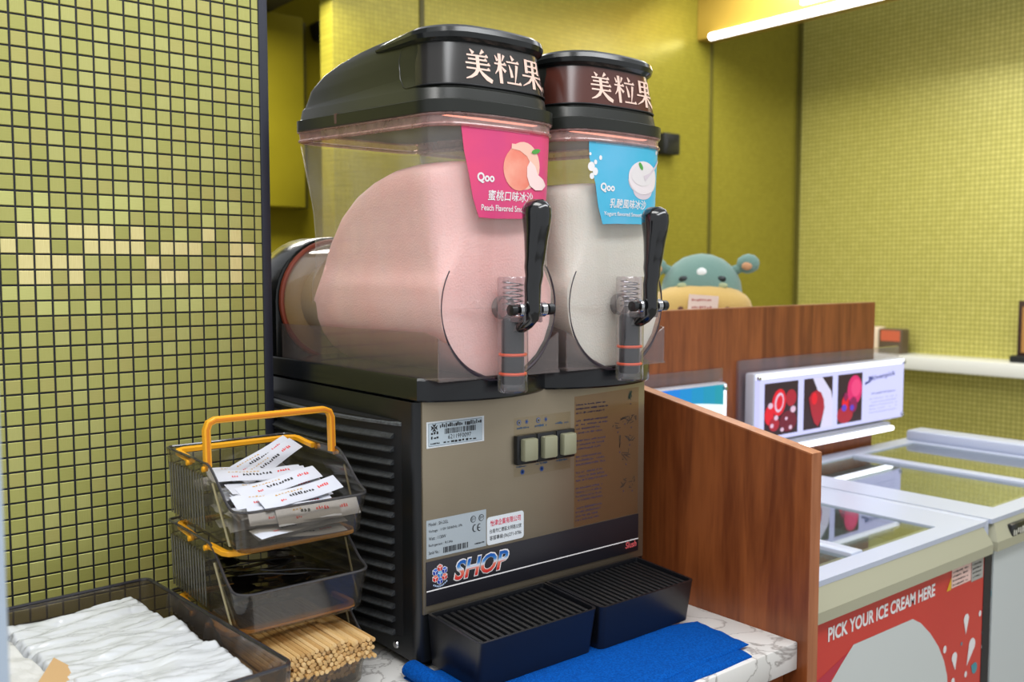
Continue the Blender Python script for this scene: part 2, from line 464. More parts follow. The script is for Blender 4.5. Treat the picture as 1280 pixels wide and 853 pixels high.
# ---- far walls
BY, RX = 2.47, 4.40
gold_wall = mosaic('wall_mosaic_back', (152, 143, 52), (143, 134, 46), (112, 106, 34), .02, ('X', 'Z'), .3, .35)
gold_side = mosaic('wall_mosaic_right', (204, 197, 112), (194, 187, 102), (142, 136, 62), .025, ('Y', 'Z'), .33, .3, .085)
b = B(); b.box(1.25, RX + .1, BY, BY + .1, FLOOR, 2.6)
wall_b = props(b.build('wall_back', gold_wall), kind='structure')
b = B()
for x in (1.673, 3.574): b.box(x - .012, x + .012, BY - .006, BY + .001, FLOOR, 2.6, .002)
b.build('panel_joint', mat('joint_dark', (84, 78, 20), .5), wall_b)
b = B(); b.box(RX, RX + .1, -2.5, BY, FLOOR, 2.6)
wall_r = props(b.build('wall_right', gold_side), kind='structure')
b = B(); b.box(RX - .02, RX, BY - .02, BY, FLOOR, 2.6)
props(b.build('trim_2', mat('joint_dark')), kind='structure')
# ledge along the right wall
b = B(); b.box(RX - .22, RX, -2.0, BY - .02, -.04, .03, .006)
props(b.build('wall_ledge', mat('ledge_stone', (214, 214, 208), .35)), 'white stone ledge running along the gold mosaic wall', 'ledge')
# alcove to the left of the back wall: recessed panels under a dark soffit
green_pan = mat('green_panel', (168, 154, 36), .32, metal=.35, var=(3, (152, 140, 30)))
b = B(); b.box(.2, 1.95, 3.2, 3.3, FLOOR, 2.6)
props(b.build('wall_alcove', green_pan), kind='structure')
b = B(); b.box(.2, 1.26, 2.7, 3.2, 1.62, 2.6)
props(b.build('ceiling', mat('soffit_dark', (38, 36, 22), .6)), kind='structure')
d_ = thing('cabinet_door', (1.34, 3.17, .763), 'olive gold wall cupboard with a raised edge in the alcove', 'cupboard')
b = B(); b.box(1.0, 1.42, 3.05, 3.2, .77, 1.62, .004); b.build('cupboard_body', green_pan, d_)
b = B(); b.box(1.43, 1.47, 3.12, 3.2, .77, 1.62, .006); b.build('edge_post', mat('joint_dark'), d_)
c_ = thing('spotlight', (1.56, 3.1, 1.62), 'small black spotlight fixed under the dark soffit', 'spotlight')
b = B(); b.lathe((1.58, 3.1, 1.585), [(0, -.07), (.045, -.07), (.05, -.05), (.05, .06), (.03, .075), (0, .075)], 18, 'X'); b.build('housing', black_matt, c_)
b = B(); b.lathe((1.655, 3.1, 1.585), [(0, 0), (.03, .001), (.034, .006), (0, .008)], 18, 'X'); b.build('lens', mat('lens_grey', (120, 120, 118), .3), c_)
b = B(); b.box(1.53, 1.57, 3.1, 3.2, 1.6, 1.64, .004); b.build('bracket', black_matt, c_)
# black box on the back wall
d_ = thing('wall_box', (3.25, BY, 1.1), 'small black box mounted on the back wall behind the machine', 'box')
p0, p1 = PY(829, 192, BY - .05), PY(849, 168, BY - .05)
b = B(); b.box(p0.x, p1.x, BY - .06, BY, p0.z, p1.z, .008); b.build('housing', black_matt, d_)
b = B(); b.box(p0.x + .012, p1.x - .012, BY - .064, BY - .058, p0.z + .012, p1.z - .03, .003); b.build('cover', black, d_)

# ---- gold fascia with light strip (top right)
FX = 3.45
fz_b = PX(888, 47, FX).z
fa = thing('fascia_beam', (FX, 1.2, fz_b), 'gold sign fascia with white lit letters and a light strip below', 'sign')
b = B(); b.box(FX, FX + .12, -1.0, BY - .001, fz_b, fz_b + .30, .004); b.build('fascia_board', mat('fascia_gold', (168, 138, 58), .35, metal=.2), fa)
y0_ = PX(890, 47, FX).y
b = B(); b.cyl((FX - .012, y0_, fz_b), (FX - .012, -1.0, fz_b), .019, n=14)
b.build('light_strip', mat('led_strip', (255, 255, 255), .4, emit=(255, 252, 246), es=4), fa)
lm = mat('lit_letter', (255, 255, 255), .4, emit=(250, 250, 255), es=3)
for k, (a_, c_px) in enumerate((((1004, -14), (1039, 12)), ((1042, -22), (1066, 4)))):
    p0, p1 = PX(a_[0], a_[1], FX), PX(c_px[0], c_px[1], FX)
    b = B(); w_ = p0.y - p1.y; zl = fz_b + .045
    b.box(FX - .025, FX, p1.y, p0.y, zl, zl + .04, .008)
    b.box(FX - .025, FX, p0.y - w_ * .36, p0.y, zl + .03, p0.z, .008); b.box(FX - .025, FX, p1.y, p0.y - w_ * .6, zl + .03, p0.z, .008)
    b.box(FX - .025, FX, p1.y, p0.y, zl + .055, zl + .095, .008)
    b.build('letter', lm, fa)

# ================================================================== COUNTER, PARTITIONS
DX = .440
b = B(); b.box(-1.3, DX, -.233, WY - .001, COUNTER - .037, COUNTER, .0015)
b.box(-.0235, DX, WY - .002, .62, COUNTER - .037, COUNTER)
props(b.build('worktop', marb), 'white marble-veined worktop under the slush machine', 'worktop')
cb_ = thing('base_cabinet', (-.3, .1, FLOOR), 'cherry wood base cabinet carrying the marble worktop', 'cabinet')
b = B(); b.box(-1.3, DX, -.20, WY - .002, FLOOR + .08, COUNTER - .037); b.box(-1.28, DX, -.15, WY - .01, FLOOR, FLOOR + .08)
b.build('carcass', woodm, cb_)
for x in (-1.29, -.86, -.43, .005):
    b = B(); b.box(x + .004, x + .426, -.219, -.2, FLOOR + .09, COUNTER - .045, .002); dr = b.build('door', woodm, cb_)
    b = B(); b.tube([(x + .06, -.219, -.2), (x + .06, -.238, -.2), (x + .06, -.238, -.32), (x + .06, -.219, -.32)], .004); b.build('handle', chrome, dr)
pp = thing('partition_panel', (.451, -.1, FLOOR), 'cherry wood partition with a sloping top edge between machine and freezer', 'partition')
b = B(); b.prism([(-.2475, FLOOR), (.47, FLOOR), (.47, .371), (-.2475, .2375)], DX, DX + .021, 'X'); b.build('board', woodm, pp)
b = B(); b.prism([(-.2485, .237), (-.2485, .2392), (.47, .3735), (.47, .3712)], DX - .0002, DX + .0212, 'X')
b.box(DX - .0002, DX + .0212, -.2487, -.2474, FLOOR, .2385); b.build('edge_band', woode, pp)
# raised screen behind the freezers
SY = .47
sp_ = thing('screen_panel', (1.15, SY, FLOOR), 'tall cherry wood screen standing behind the ice cream freezers', 'partition')
b = B(); b.prism([(DX + .021, FLOOR), (1.835, FLOOR), (1.835, .388), (DX + .021, .384)], SY, SY + .022, 'Y'); b.build('board', woodm, sp_)
b = B(); b.prism([(DX + .021, .384), (1.835, .388), (1.8362, .3895), (DX + .021, .3858)], SY - .0003, SY + .0223, 'Y'); b.build('edge_band', woode, sp_)
sc_ = thing('service_counter', (1.15, .75, FLOOR), 'cherry wood service counter behind the tall screen, carrying the plush toy', 'counter')
b = B(); b.box(.9, 1.83, SY + .0225, 1.0, FLOOR, .29); b.build('carcass', woodm, sc_)
b = B(); b.box(.9, 1.83, SY + .0225, 1.01, .29, .32, .002); b.build('top', marb, sc_)

# ================================================================== SLUSH MACHINE
mc = thing('slush_machine', (.2, .23, COUNTER), 'black and steel twin-bowl slush machine with pink and white slush', 'slush machine')
# --- housing
b = B()
b.loft([[Vector((x, y, z)) for x, y in rrect(0, .4, 0, .47, .011, 4)] for z in (-.001, .316)])
b.build('housing', mat('housing_black', (20, 22, 24), .33), mc)
for y in (.03, .43):
    for x in (.03, .37):
        b = B(); b.lathe((x, y, COUNTER), [(0, 0), (.014, 0), (.017, .004), (.013, .0125), (0, .0125)], 16); b.build('foot', black_matt, mc)
# side vent bulging outward, with louvre blades
def bulge(y, amp=.03): t = (y - .235) / .205; return -amp * max(0, 1 - t * t)
dusty = mat('dusty_black', (30, 32, 34), .6, var=(220, (52, 55, 58)))
ys = [.03 + .41 * k / 20 for k in range(21)]
b = B()
b.loft([[Vector((bulge(y) * .8 if e else .002, y, z)) for y, e in [(q, 1) for q in ys] + [(ys[-1], 0), (ys[0], 0)]] for z in (.024, .291)])
vent = b.build('side_vent', black_matt, mc)
b = B()
b.loft([[Vector((.001, y, .291)), Vector((bulge(y) - .001, y, .288)), Vector((bulge(y) - .001, y, .285)), Vector((.001, y, .285))] for y in ys]); b.build('vent_ledge', mat('ledge_dust', (64, 66, 68), .5, var=(260, (92, 96, 98))), vent)
for k in range(16):
    z = .270 - .0163 * k
    b = B()
    b.loft([[Vector((bulge(y) * .82 + .002, y, z + .0065)), Vector((bulge(y) - .0045, y, z)), Vector((bulge(y) - .0045, y, z - .0015)), Vector((bulge(y) * .82 + .002, y, z - .001))] for y in [.043 + .385 * q / 14 for q in range(15)]])
    b.build('louvre', dusty, vent)
b = B(); b.lathe((-.0005, .045, .004 + .006), [(0, -.0025), (.004, -.002), (.005, 0), (0, .001)], 14, 'X'); b.build('screw', chrome, mc)
# --- front panel
b = B(); b.box(.0085, .3925, -.0025, .004, .058, .3185, .0012); fp = b.build('front_panel', steel, mc)
# --- top deck with a lip that bulges under each bowl
def deck_front(x): return -.004 - .036 * max(0, math.sin(math.pi * (x % .2) / .2)) ** .75 if 0 < x < .4 else -.004
def deck_outline(inset=0):
    pts = [(.4 * k / 40 + (inset if k == 0 else -inset if k == 40 else 0), deck_front(.4 * k / 40) + inset) for k in range(41)]
    return pts + [(.4 - inset, .47 - inset), (inset, .47 - inset)]
b = B()
b.loft([[Vector((x, y, z)) for x, y in deck_outline(i)] for z, i in ((.317, .003), (.3195, 0), (.3425, 0), (.3455, .002))])
b.build('top_deck', mat('deck_black', (17, 19, 22), .22), mc)

# --- bowls
def hop(z):
    """hopper footprint of the left bowl (x0, x1, y0, y1, front radius) at height z"""
    t = (z - .43) / .215
    yb = table([(.40, .281), (.48, .281), (.56, .285), (.66, .314)], z)
    r = table([(.43, .004), (.47, .014), (.52, .032), (.66, .040)], z)
    xw = table([(.43, .0115), (.458, .0120), (.474, .0165), (.52, .0145), (.65, .0057)], z)
    return (xw, .2 - xw, lerp(-.036, -.0395, t), yb, r)
def bow(x, y, cx, h, y0, amp=.010):
    """front wall bulges a little toward the customer"""
    return y - amp * max(0, 1 - ((x - cx) / h) ** 2) * max(0, 1 - (y - y0) / .12)
def foot(x0, x1, y0, y1, r, n=6, k=8):
    """rounded footprint with bulging front, in plan"""
    P = rrect(x0, x1, y0, y1, r, n); a, b_ = P[n], P[n + 1]
    P = P[:n + 1] + [(lerp(a[0], b_[0], i / k), y0) for i in range(1, k)] + P[n + 1:]
    return [(x, bow(x, y, (x0 + x1) / 2, (x1 - x0) / 2, y0)) for x, y in P]
def bowl_pt(cx, u, z, off=0.0, f=hop):
    q = bowl_pt0(cx, u, z, off, f); x0, x1, y0, y1, r = f(z)
    q.y = bow(q.x, q.y, cx, (x1 - x0) / 2, y0); return q
def bowl_pt0(cx, u, z, off=0.0, f=hop):
    """point on the outside, u measured along the footprint from the middle of the front, + to the right"""
    x0, x1, y0, y1, r = f(z); x0 += cx - .1; x1 += cx - .1
    h = (x1 - x0) / 2; a = h - r; s_ = 1 if u >= 0 else -1; w = abs(u)
    if w <= a: return Vector((cx + u, y0 - off, z))
    if w <= a + r * math.pi / 2:
        t = (w - a) / r; return Vector((cx + s_ * (a + (r + off) * math.sin(t)), y0 + r - (r + off) * math.cos(t), z))
    return Vector((cx + s_ * (h + off), y0 + r + (w - a - r * math.pi / 2), z))
bowl_m = clear('bowl_plastic', (253, 251, 250), .07, (225, 224, 218), .06, .8, hvar=(14, .17))
skirt_m = clear('skirt_plastic', (240, 232, 230), .10, (186, 176, 172), .06, 1.0)
flange_m = clear('rim_plastic', (236, 206, 202), .30, (214, 176, 170), .1, 1.0, hvar=(60, .5))
AXZ, RAD = .428, .0885
def make_bowl(cx, tag):
    s = B()
    # hopper walls: horizontal footprints stacked upward
    secs = []
    for k in range(15):
        z = lerp(AXZ, .648, k / 14); x0, x1, y0, y1, r = hop(z)
        secs.append([Vector((x + cx - .1, y, z)) for x, y in foot(x0, x1, y0, y1, (r, max(r * .5, .003)), 6)])
    s.loft(secs, cap=False)
    # cylinder under and behind it
    n = 20
    low = [(cx + RAD * math.cos(R(180 + 180 * k / n)), AXZ + RAD * math.sin(R(180 + 180 * k / n))) for k in range(n + 1)]
    s.loft([[Vector((x, y, z)) for x, z in low] for y in (-.036, .05, .15, .281)], closed=False, cap=False)
    full = [(cx + RAD * math.cos(2 * math.pi * k / 40), AXZ + RAD * math.sin(2 * math.pi * k / 40)) for k in range(40)]
    s.loft([[Vector((x, y, z)) for x, z in full] for y in (.281, .33, .372)], cap=False)
    s.bm.faces.new([s.bm.verts.new((x, -.036, z)) for x, z in low])
    bw = s.build('bowl', bowl_m, mc, smooth=40)
    bw['label'] = 'clear plastic bowl holding ' + tag
    # rolled upper rim
    s = B()
    for z, r in ((.640, .0026), (.6495, .0022)):
        x0, x1, y0, y1, rr = hop(z)
        s.tube([(x + cx - .1, y, z) for x, y in foot(x0 - .0012, x1 + .0012, y0 - .0012, y1 + .0012, (rr, rr * .5), 6)], r, 8, closed=True)
    secs = []
    for z in (.641, .651):
        x0, x1, y0, y1, rr = hop(z); secs.append([Vector((x + cx - .1, y, z)) for x, y in foot(x0 - .001, x1 + .001, y0 - .001, y1 + .001, (rr, rr * .5), 6)])
    s.loft(secs, cap=False)
    for v in s.bm.verts: v.co.z += max(0, v.co.y) * .045 + (.003 if v.co.z > .6455 else 0)
    s.build('rim', flange_m, bw)
    # skirt panels under the cylinder
    s = B()
    L, Rr = cx - .093, cx + .093
    s.prism([(-.037, .3445), (.365, .3445), (.365, .395), (-.01, .400), (-.037, .394)], L, L + .0022, 'X')
    s.prism([(-.037, .3445), (.365, .3445), (.365, .395), (-.01, .400), (-.037, .394)], Rr - .0022, Rr, 'X')
    s.prism([(L, .3445), (cx - .02, .3445), (cx - .055, .360), (cx - .078, .386), (L, .394)], -.0385, -.0365, 'Y')
    s.prism([(Rr, .3445), (cx + .02, .3445), (cx + .055, .360), (cx + .078, .386), (Rr, .394)], -.0385, -.0365, 'Y')
    s.prism([(cx - .093, .3435), (cx + .093, .3435), (cx + .093, .3465), (cx - .093, .3465)], -.0405, -.0365, 'Y')
    s.build('skirt', skirt_m, bw)
    # dark line where the front face meets the cylinder
    s = B(); s.tube([(cx + (RAD - .001) * math.cos(R(a)), -.0375, AXZ + (RAD - .001) * math.sin(R(a))) for a in range(186, 355, 4)], [.0006 + .0022 * math.sin(math.pi * k / 42) ** 1.5 for k in range(43)], 6)
    s.build('front_seam', mat('seam_dark', (52, 42, 52), .4), bw)
    s = B(); s.tube([(cx + (RAD - .001) * math.cos(R(a)), -.0372, AXZ + (RAD - .001) * math.sin(R(a))) for a in range(150, 187, 4)], .0007, 6); s.build('side_seam', mat('seam_dark'), bw)
    s = B(); s.tube([(cx + (RAD - .001) * math.cos(R(a)), -.0372, AXZ + (RAD - .001) * math.sin(R(a))) for a in range(-8, 38, 4)], .0012, 6)
    s.build('side_seam', mat('seam_dark'), bw)
    # rubber seal and rear flange
    s = B(); s.tube([(cx + (RAD + .001) * math.cos(R(a)), .372, AXZ + (RAD + .001) * math.sin(R(a))) for a in range(0, 360, 9)], .0042, 8, closed=True)
    s.build('seal_ring', mat('seal_red', (142, 62, 38), .45), mc)
    s = B()
    arch = [(cx - .097, .345)] + [(cx + .097 * math.cos(R(180 - 180 * k / 18)), AXZ + .097 * math.sin(R(180 - 180 * k / 18))) for k in range(19)] + [(cx + .097, .345)]
    s.prism(arch, .377, .462, 'Y', bev=.004); s.build('rear_flange', mat('flange_black', (26, 28, 26), .2), mc)
    # chilled drum inside
    s = B(); s.lathe((cx, 0, AXZ), [(0, .02), (.05, .02), (.058, .03), (.058, .378), (0, .378)], 28, 'Y')
    s.lathe((cx, 0, AXZ), [(0, .373), (.087, .373), (.087, .379), (0, .379)], 30, 'Y')
    s.build('chill_drum', mat('drum_plastic', (168, 138, 88), .4), mc)
    return bw
bowlA = make_bowl(.1, 'pink slush'); bowlB = make_bowl(.3, 'white slush')

# --- slush inside each bowl (rests in the bowl: a thing of its own)
SIDE = [.5, 1, 1.3, 1.6, 1.9, 2.3, 3, 4, 5, 6, 7, 8]
def make_slush(cx, name, m, label, top):
    s = B(); secs = []
    rb = RAD - .003
    for k in range(30):
        y = lerp(-.0315, .272, k / 29)
        zt = table(top, y); yf = (y + .0335)
        # front corners follow the rounded front of the bowl
        rc = .046; cut = rc - math.sqrt(max(0, rc * rc - max(0, rc - yf) ** 2)) if yf < rc else 0
        row = []
        for j in range(13):                                   # bottom half circle, left to right
            a = R(180 + 180 * j / 12); row.append(Vector((cx + rb * math.cos(a), y, AXZ + rb * math.sin(a))))
        for j in SIDE:                                        # right side going up
            z = lerp(AXZ, zt - .018, j / 8); c_ = cut * min(1, max(0, (z - .45) / .06)); z = max(z, AXZ + .0005 * j)
            row.append(Vector((cx + rb + .003 * j / 8 - max(c_, table([(.455, 0), (.474, .0055), (.52, .0045), (.60, .001)], z)), y, z)))
        ct = cut * min(1, max(0, (zt - .45) / .06))
        for j in range(1, 8):                                 # rounded top
            a = math.pi * j / 8; w = rb + .001 - ct
            row.append(Vector((cx + w * math.cos(a) ** 1 * (abs(math.cos(a)) ** -.45 if abs(math.cos(a)) > .01 else 0), y, max(zt - .018 + .018 * math.sin(a), AXZ + .003))))
        for j in reversed(SIDE):
            z = lerp(AXZ, zt - .018, j / 8); c_ = cut * min(1, max(0, (z - .45) / .06)); z = max(z, AXZ + .0005 * j)
            row.append(Vector((cx - rb - .003 * j / 8 + max(c_, table([(.455, 0), (.474, .0055), (.52, .0045), (.60, .001)], z)), y, z)))
        secs.append(row)
    def shrink(row, k, dy):
        return [Vector((lerp(cx, p.x, k), p.y + dy, lerp(.47, p.z, k))) for p in row]
    secs = [shrink(secs[0], .3, -.0012), shrink(secs[0], .85, -.001)] + secs + [shrink(secs[-1], .5, .001)]
    s.loft(secs)
    o = s.build(name, m, smooth=60)
    return props(o, label, 'slush')
topA = [(-.04, .602), (.03, .605), (.08, .602), (.116, .594), (.16, .578), (.20, .553), (.235, .515), (.258, .475), (.272, .435)]
topB = [(-.04, .588), (.05, .590), (.12, .582), (.18, .565), (.23, .525), (.272, .46)]
make_slush(.1, 'peach_slush', mat('slush_pink', (246, 192, 188), .55, var=(9, (248, 206, 202)), bump=(420, .3), sss=.4), 'pale pink slush heaped in the bowl behind the pink label', topA)
make_slush(.3, 'yogurt_slush', mat('slush_white', (222, 219, 208), .55, var=(9, (230, 223, 214)), bump=(420, .3), sss=.4), 'off-white slush heaped in the bowl behind the blue label', topB)

# --- lids
def lidf(z):
    t = (z - .652) / .1
    if z < .669: return (.0006, .1994, -.0435, .317, .044)
    return (lerp(.0035, .0125, (z - .669) / .075), lerp(.1965, .1875, (z - .669) / .075), lerp(-.0405, -.0285, (z - .669) / .075), table([(.669, .316), (.70, .309), (.72, .297), (.735, .265), (.745, .222), (.752, .17), (.757, .11)], z), .044)
GLY = {
 'a': [[(.26, 1.0, .02), (.37, .87, .10)], [(.72, 1.0, .10), (.60, .86, .03)], [(.14, .80), (.88, .80)], [(.5, .80, .10), (.5, .36, .10)], [(.18, .67), (.84, .67)], [(.08, .53), (.94, .53)], [(.10, .36), (.92, .36)],
       [(.50, .36, .10), (.40, .19, .09), (.24, .07, .06), (.06, 0, .02)], [(.52, .35, .04), (.66, .19, .09), (.80, .07, .12), (.97, -.02, .10)]],
 'b': [[(.05, .92, .02), (.13, .74, .08)], [(.39, .96, .08), (.31, .75, .02)], [(.01, .64), (.46, .64)], [(.22, 1.0, .10), (.22, -.02, .10)], [(.20, .62, .08), (.12, .42, .05), (.01, .28, .015)], [(.25, .60, .02), (.34, .48, .06), (.42, .40, .09)],
       [(.66, 1.0, .03), (.75, .84, .11)], [(.48, .76), (.98, .76)], [(.57, .66, .03), (.63, .46, .08), (.66, .24, .09)], [(.88, .68, .09), (.82, .34, .06), (.76, .06, .02)], [(.44, .04), (1.02, .04)]],
 'c': [[(.22, .98, .10), (.22, .50, .10)], [(.22, .94), (.80, .94)], [(.78, .97, .10), (.78, .50, .10)], [(.24, .75), (.76, .75)], [(.24, .56), (.76, .56)], [(.5, .94, .10), (.5, -.03, .11)], [(.03, .40), (.97, .40)],
       [(.47, .39, .08), (.30, .19, .06), (.02, .03, .015)], [(.54, .39, .02), (.72, .19, .09), (.98, .03, .11)]]}
gl_m = mat('gold_letter', (236, 200, 184), .4, metal=.1)
def make_lid(cx, cover_m, rim_hint):
    s = B(); secs = []
    for z, off in ((.6525, -.002), (.6535, 0), (.6675, 0), (.669, -.0025), (.6695, -.003), (.682, -.003), (.6835, -.0045), (.70, -.0045), (.708, -.0045), (.715, -.0045), (.72, -.0042), (.725, -.004), (.73, -.004), (.735, -.004), (.74, -.0045), (.744, -.005), (.748, -.0065), (.751, -.008), (.7535, -.0105), (.7555, -.014), (.7568, -.02)):
        x0, x1, y0, y1, r = lidf(min(z, .757))
        secs.append([Vector((x + cx - .1, y, z)) for x, y in foot(x0 - off * .6, x1 + off * .6, y0 - off, y1 + off * .3, (r, .03), 7)])
    s.loft(secs)
    for v in s.bm.verts:                        # lower rim climbs a little toward the back
        if v.co.z < .69: v.co.z += max(0, v.co.y) * .045
    lid = s.build('lid', lid_m_, mc, smooth=40)
    # rounded brow around the front
    s = B(); path = []; rad = []
    for k in range(41):
        u = lerp(-.20, .20, k / 40); p = bowl_pt(cx, u, .742, -.003, lidf); path.append(p); rad.append(.0032 + .0066 * max(0, 1 - (abs(u) / .2) ** 3))
        p.z += .0045 - .002 * (abs(u) / .2)
    s.tube(path, rad, 10); s.build('brow', mat('brow_black', (28, 30, 30), .16), lid)
    # smoked window with its frame line
    s = B(); u0, u1, z0, z1, rr = -.152, .152, .6865, .7365, .014
    nu = 48; cols = []
    for k in range(nu + 1):
        u = lerp(u0, u1, k / nu); e = min(u - u0, u1 - u); cc = rr - math.sqrt(max(0, rr * rr - (rr - e) ** 2)) if e < rr else 0
        cols.append([bowl_pt(cx, u, lerp(z0 + cc, z1 - cc, q / 6), -.0030, lidf) for q in range(7)])
    s.loft(cols, closed=False, cap=False); cov = s.build('window', cover_m, lid, smooth=60)
    s = B(); ring = []
    for k in range(nu + 1):
        u = lerp(u0, u1, k / nu); e = min(u - u0, u1 - u); cc = rr - math.sqrt(max(0, rr * rr - (rr - e) ** 2)) if e < rr else 0
        ring.append(bowl_pt(cx, u, z0 + cc, -.003, lidf))
    ring += [bowl_pt(cx, lerp(u1, u0, k / nu), z1 - (lambda e: rr - math.sqrt(max(0, rr * rr - (rr - e) ** 2)) if e < rr else 0)(min(lerp(u1, u0, k / nu) - u0, u1 - lerp(u1, u0, k / nu))), -.003, lidf) for k in range(nu + 1)]
    s.tube(ring, .0011, 6, closed=True); s.build('window_frame', black, lid)
    for g, uu in (('a', -.0555), ('b', -.0125), ('c', .0295)):
        a = Art(); a.glyph(GLY[g], uu, .6935, .0395, .035, gl_m)
        a.build('character', lambda u, v, d: bowl_pt(cx, u, v, -.0023, lidf), lid, cuts=[k * .004 for k in range(-12, 26)])
    a = Art(); a.ell(.0755, .697, .0022, .003, gl_m).stroke([(.0765, .697, .002), (.074, .692, .0006)], gl_m)
    a.build('comma', lambda u, v, d: bowl_pt(cx, u, v, -.0023, lidf), lid)
    s = B(); s.box(cx - .07, cx + .07, -.024, -.014, .6525, .6565, .001); s.build('lid_lamp', mat('lid_lamp_glow', (255, 215, 200), .4, emit=(255, 170, 140), es=1.8), lid)
    # latch slot on the side
    s = B(); s.box(cx - .0996, cx - .0965, .181, .187, .664, .677); s.build('slot', mat('slot_brown', (92, 66, 60), .6), lid)
    return lid
lid_m_ = lid_mat
make_lid(.1, mat('window_smoke', (40, 38, 36), .2, spec=.6), 0)
make_lid(.3, mat('window_brown', (78, 40, 32), .2, spec=.6), 0)

# --- paper labels on the bowl fronts
def label_pink():
    a = Art(); pk = mat('label_pink', (226, 74, 120), .38, var=(18, (214, 70, 124)))
    a.poly([(-.064, .641), (.0, .6415), (.09, .641), (.089, .60), (.085, .577), (.07, .556), (.052, .536), (.03, .535), (-.02, .5335), (-.040, .5345), (-.048, .556), (-.053, .580), (-.060, .610)], pk)
    pe1 = mat('peach_light', (246, 196, 176), .4); pe2 = mat('peach_deep', (238, 132, 110), .4, var=(26, (244, 170, 148))); pe3 = mat('peach_flesh', (248, 218, 214), .4); lf = mat('leaf_green', (84, 160, 70), .5)
    a.ell(.026, .598, .0275, .0285, pe1, 1); a.ell(.018, .594, .024, .026, pe2, 2)
    a.stroke([(.006, .620, .006), (.020, .619, .007), (.033, .612, .006), (.040, .600, .003)], pe1, 3)
    a.ell(.046, .617, .0075, .0028, lf, 4, rot=14)
    a.poly([(.036, .605), (.045, .599), (.050, .589), (.060, .584), (.066, .577), (.058, .571), (.046, .570), (.036, .575), (.031, .586), (.031, .597)], pe3, 4)
    a.text('Qoo', -.043, .5740, .0125, ink_white, 2, width=.024, off=.035)
    a.text('蜜桃口味冰沙', -.028, .5545, .0125, ink_white, 2, width=.070, shear=.15, off=.012)
    a.text('Peach Flavored Smoothie', -.037, .5425, .0072, ink_white, 2, width=.078, off=.012)
    a.stroke([(-.054, .6375, .0006), (.035, .6365, .0006)], mat('faint_pink', (240, 160, 185), .5), 2)
    o = a.build('label', lambda u, v, d: bowl_pt(.1, u, v, .0008 + d), bowlA, cuts=[k * .004 for k in range(-16, 24)])
    o['label'] = 'pink paper label with a peach'
def label_blue():
    a = Art(); bl = mat('label_blue', (96, 184, 220), .38, var=(16, (64, 180, 214)))
    a.poly([(-.062, .639), (.0, .6405), (.090, .642), (.088, .60), (.086, .582), (.074, .560), (.055, .5345), (.03, .535), (-.02, .534), (-.038, .533), (-.046, .556), (-.051, .584), (-.058, .606), (-.061, .618)], bl)
    bo = mat('bowl_print', (232, 222, 224), .4); bo2 = mat('bowl_shade', (214, 202, 210), .4); lf = mat('leaf_green')
    a.ell(.036, .594, .030, .020, bo2, 1, a0=180, a1=360); a.ell(.036, .580, .020, .012, bo2, 1); a.ell(.036, .597, .030, .022, bo, 2); a.ell(.034, .6, .023, .014, mat('yogurt_print', (226, 220, 220), .4), 3)
    a.stroke([(.038, .596, .008), (.050, .603, .003), (.074, .623, .004)], bo2, 4); a.ell(.030, .612, .006, .003, lf, 4, rot=-50)
    for u, v, r in ((-.058, .606, .006), (-.052, .600, .005), (-.057, .594, .004), (-.052, .612, .003), (-.044, .618, .003), (-.060, .622, .002), (.066, .633, .003), (.074, .636, .004)): a.ell(u, v, r * .8, r, ink_white, 2)
    a.drop(.078, .634, .002, .010, ink_white, 2)
    a.text('Qoo', -.043, .5740, .0125, ink_white, 2, width=.024, off=.035)
    a.text('乳酸風味冰沙', -.027, .5545, .0125, ink_white, 2, width=.070, shear=.15, off=.012)
    a.text('Yogurt flavored Smoothie', -.037, .5430, .0068, ink_white, 2, width=.078, off=.012)
    a.stroke([(-.052, .6365, .0006), (.035, .6365, .0006)], mat('faint_blue', (170, 215, 235), .5), 2)
    o = a.build('label', lambda u, v, d: bowl_pt(.3, u, v, .0008 + d), bowlB, cuts=[k * .004 for k in range(-16, 24)])
    o['label'] = 'sky blue paper label with a bowl of yogurt'
label_pink(); label_blue()

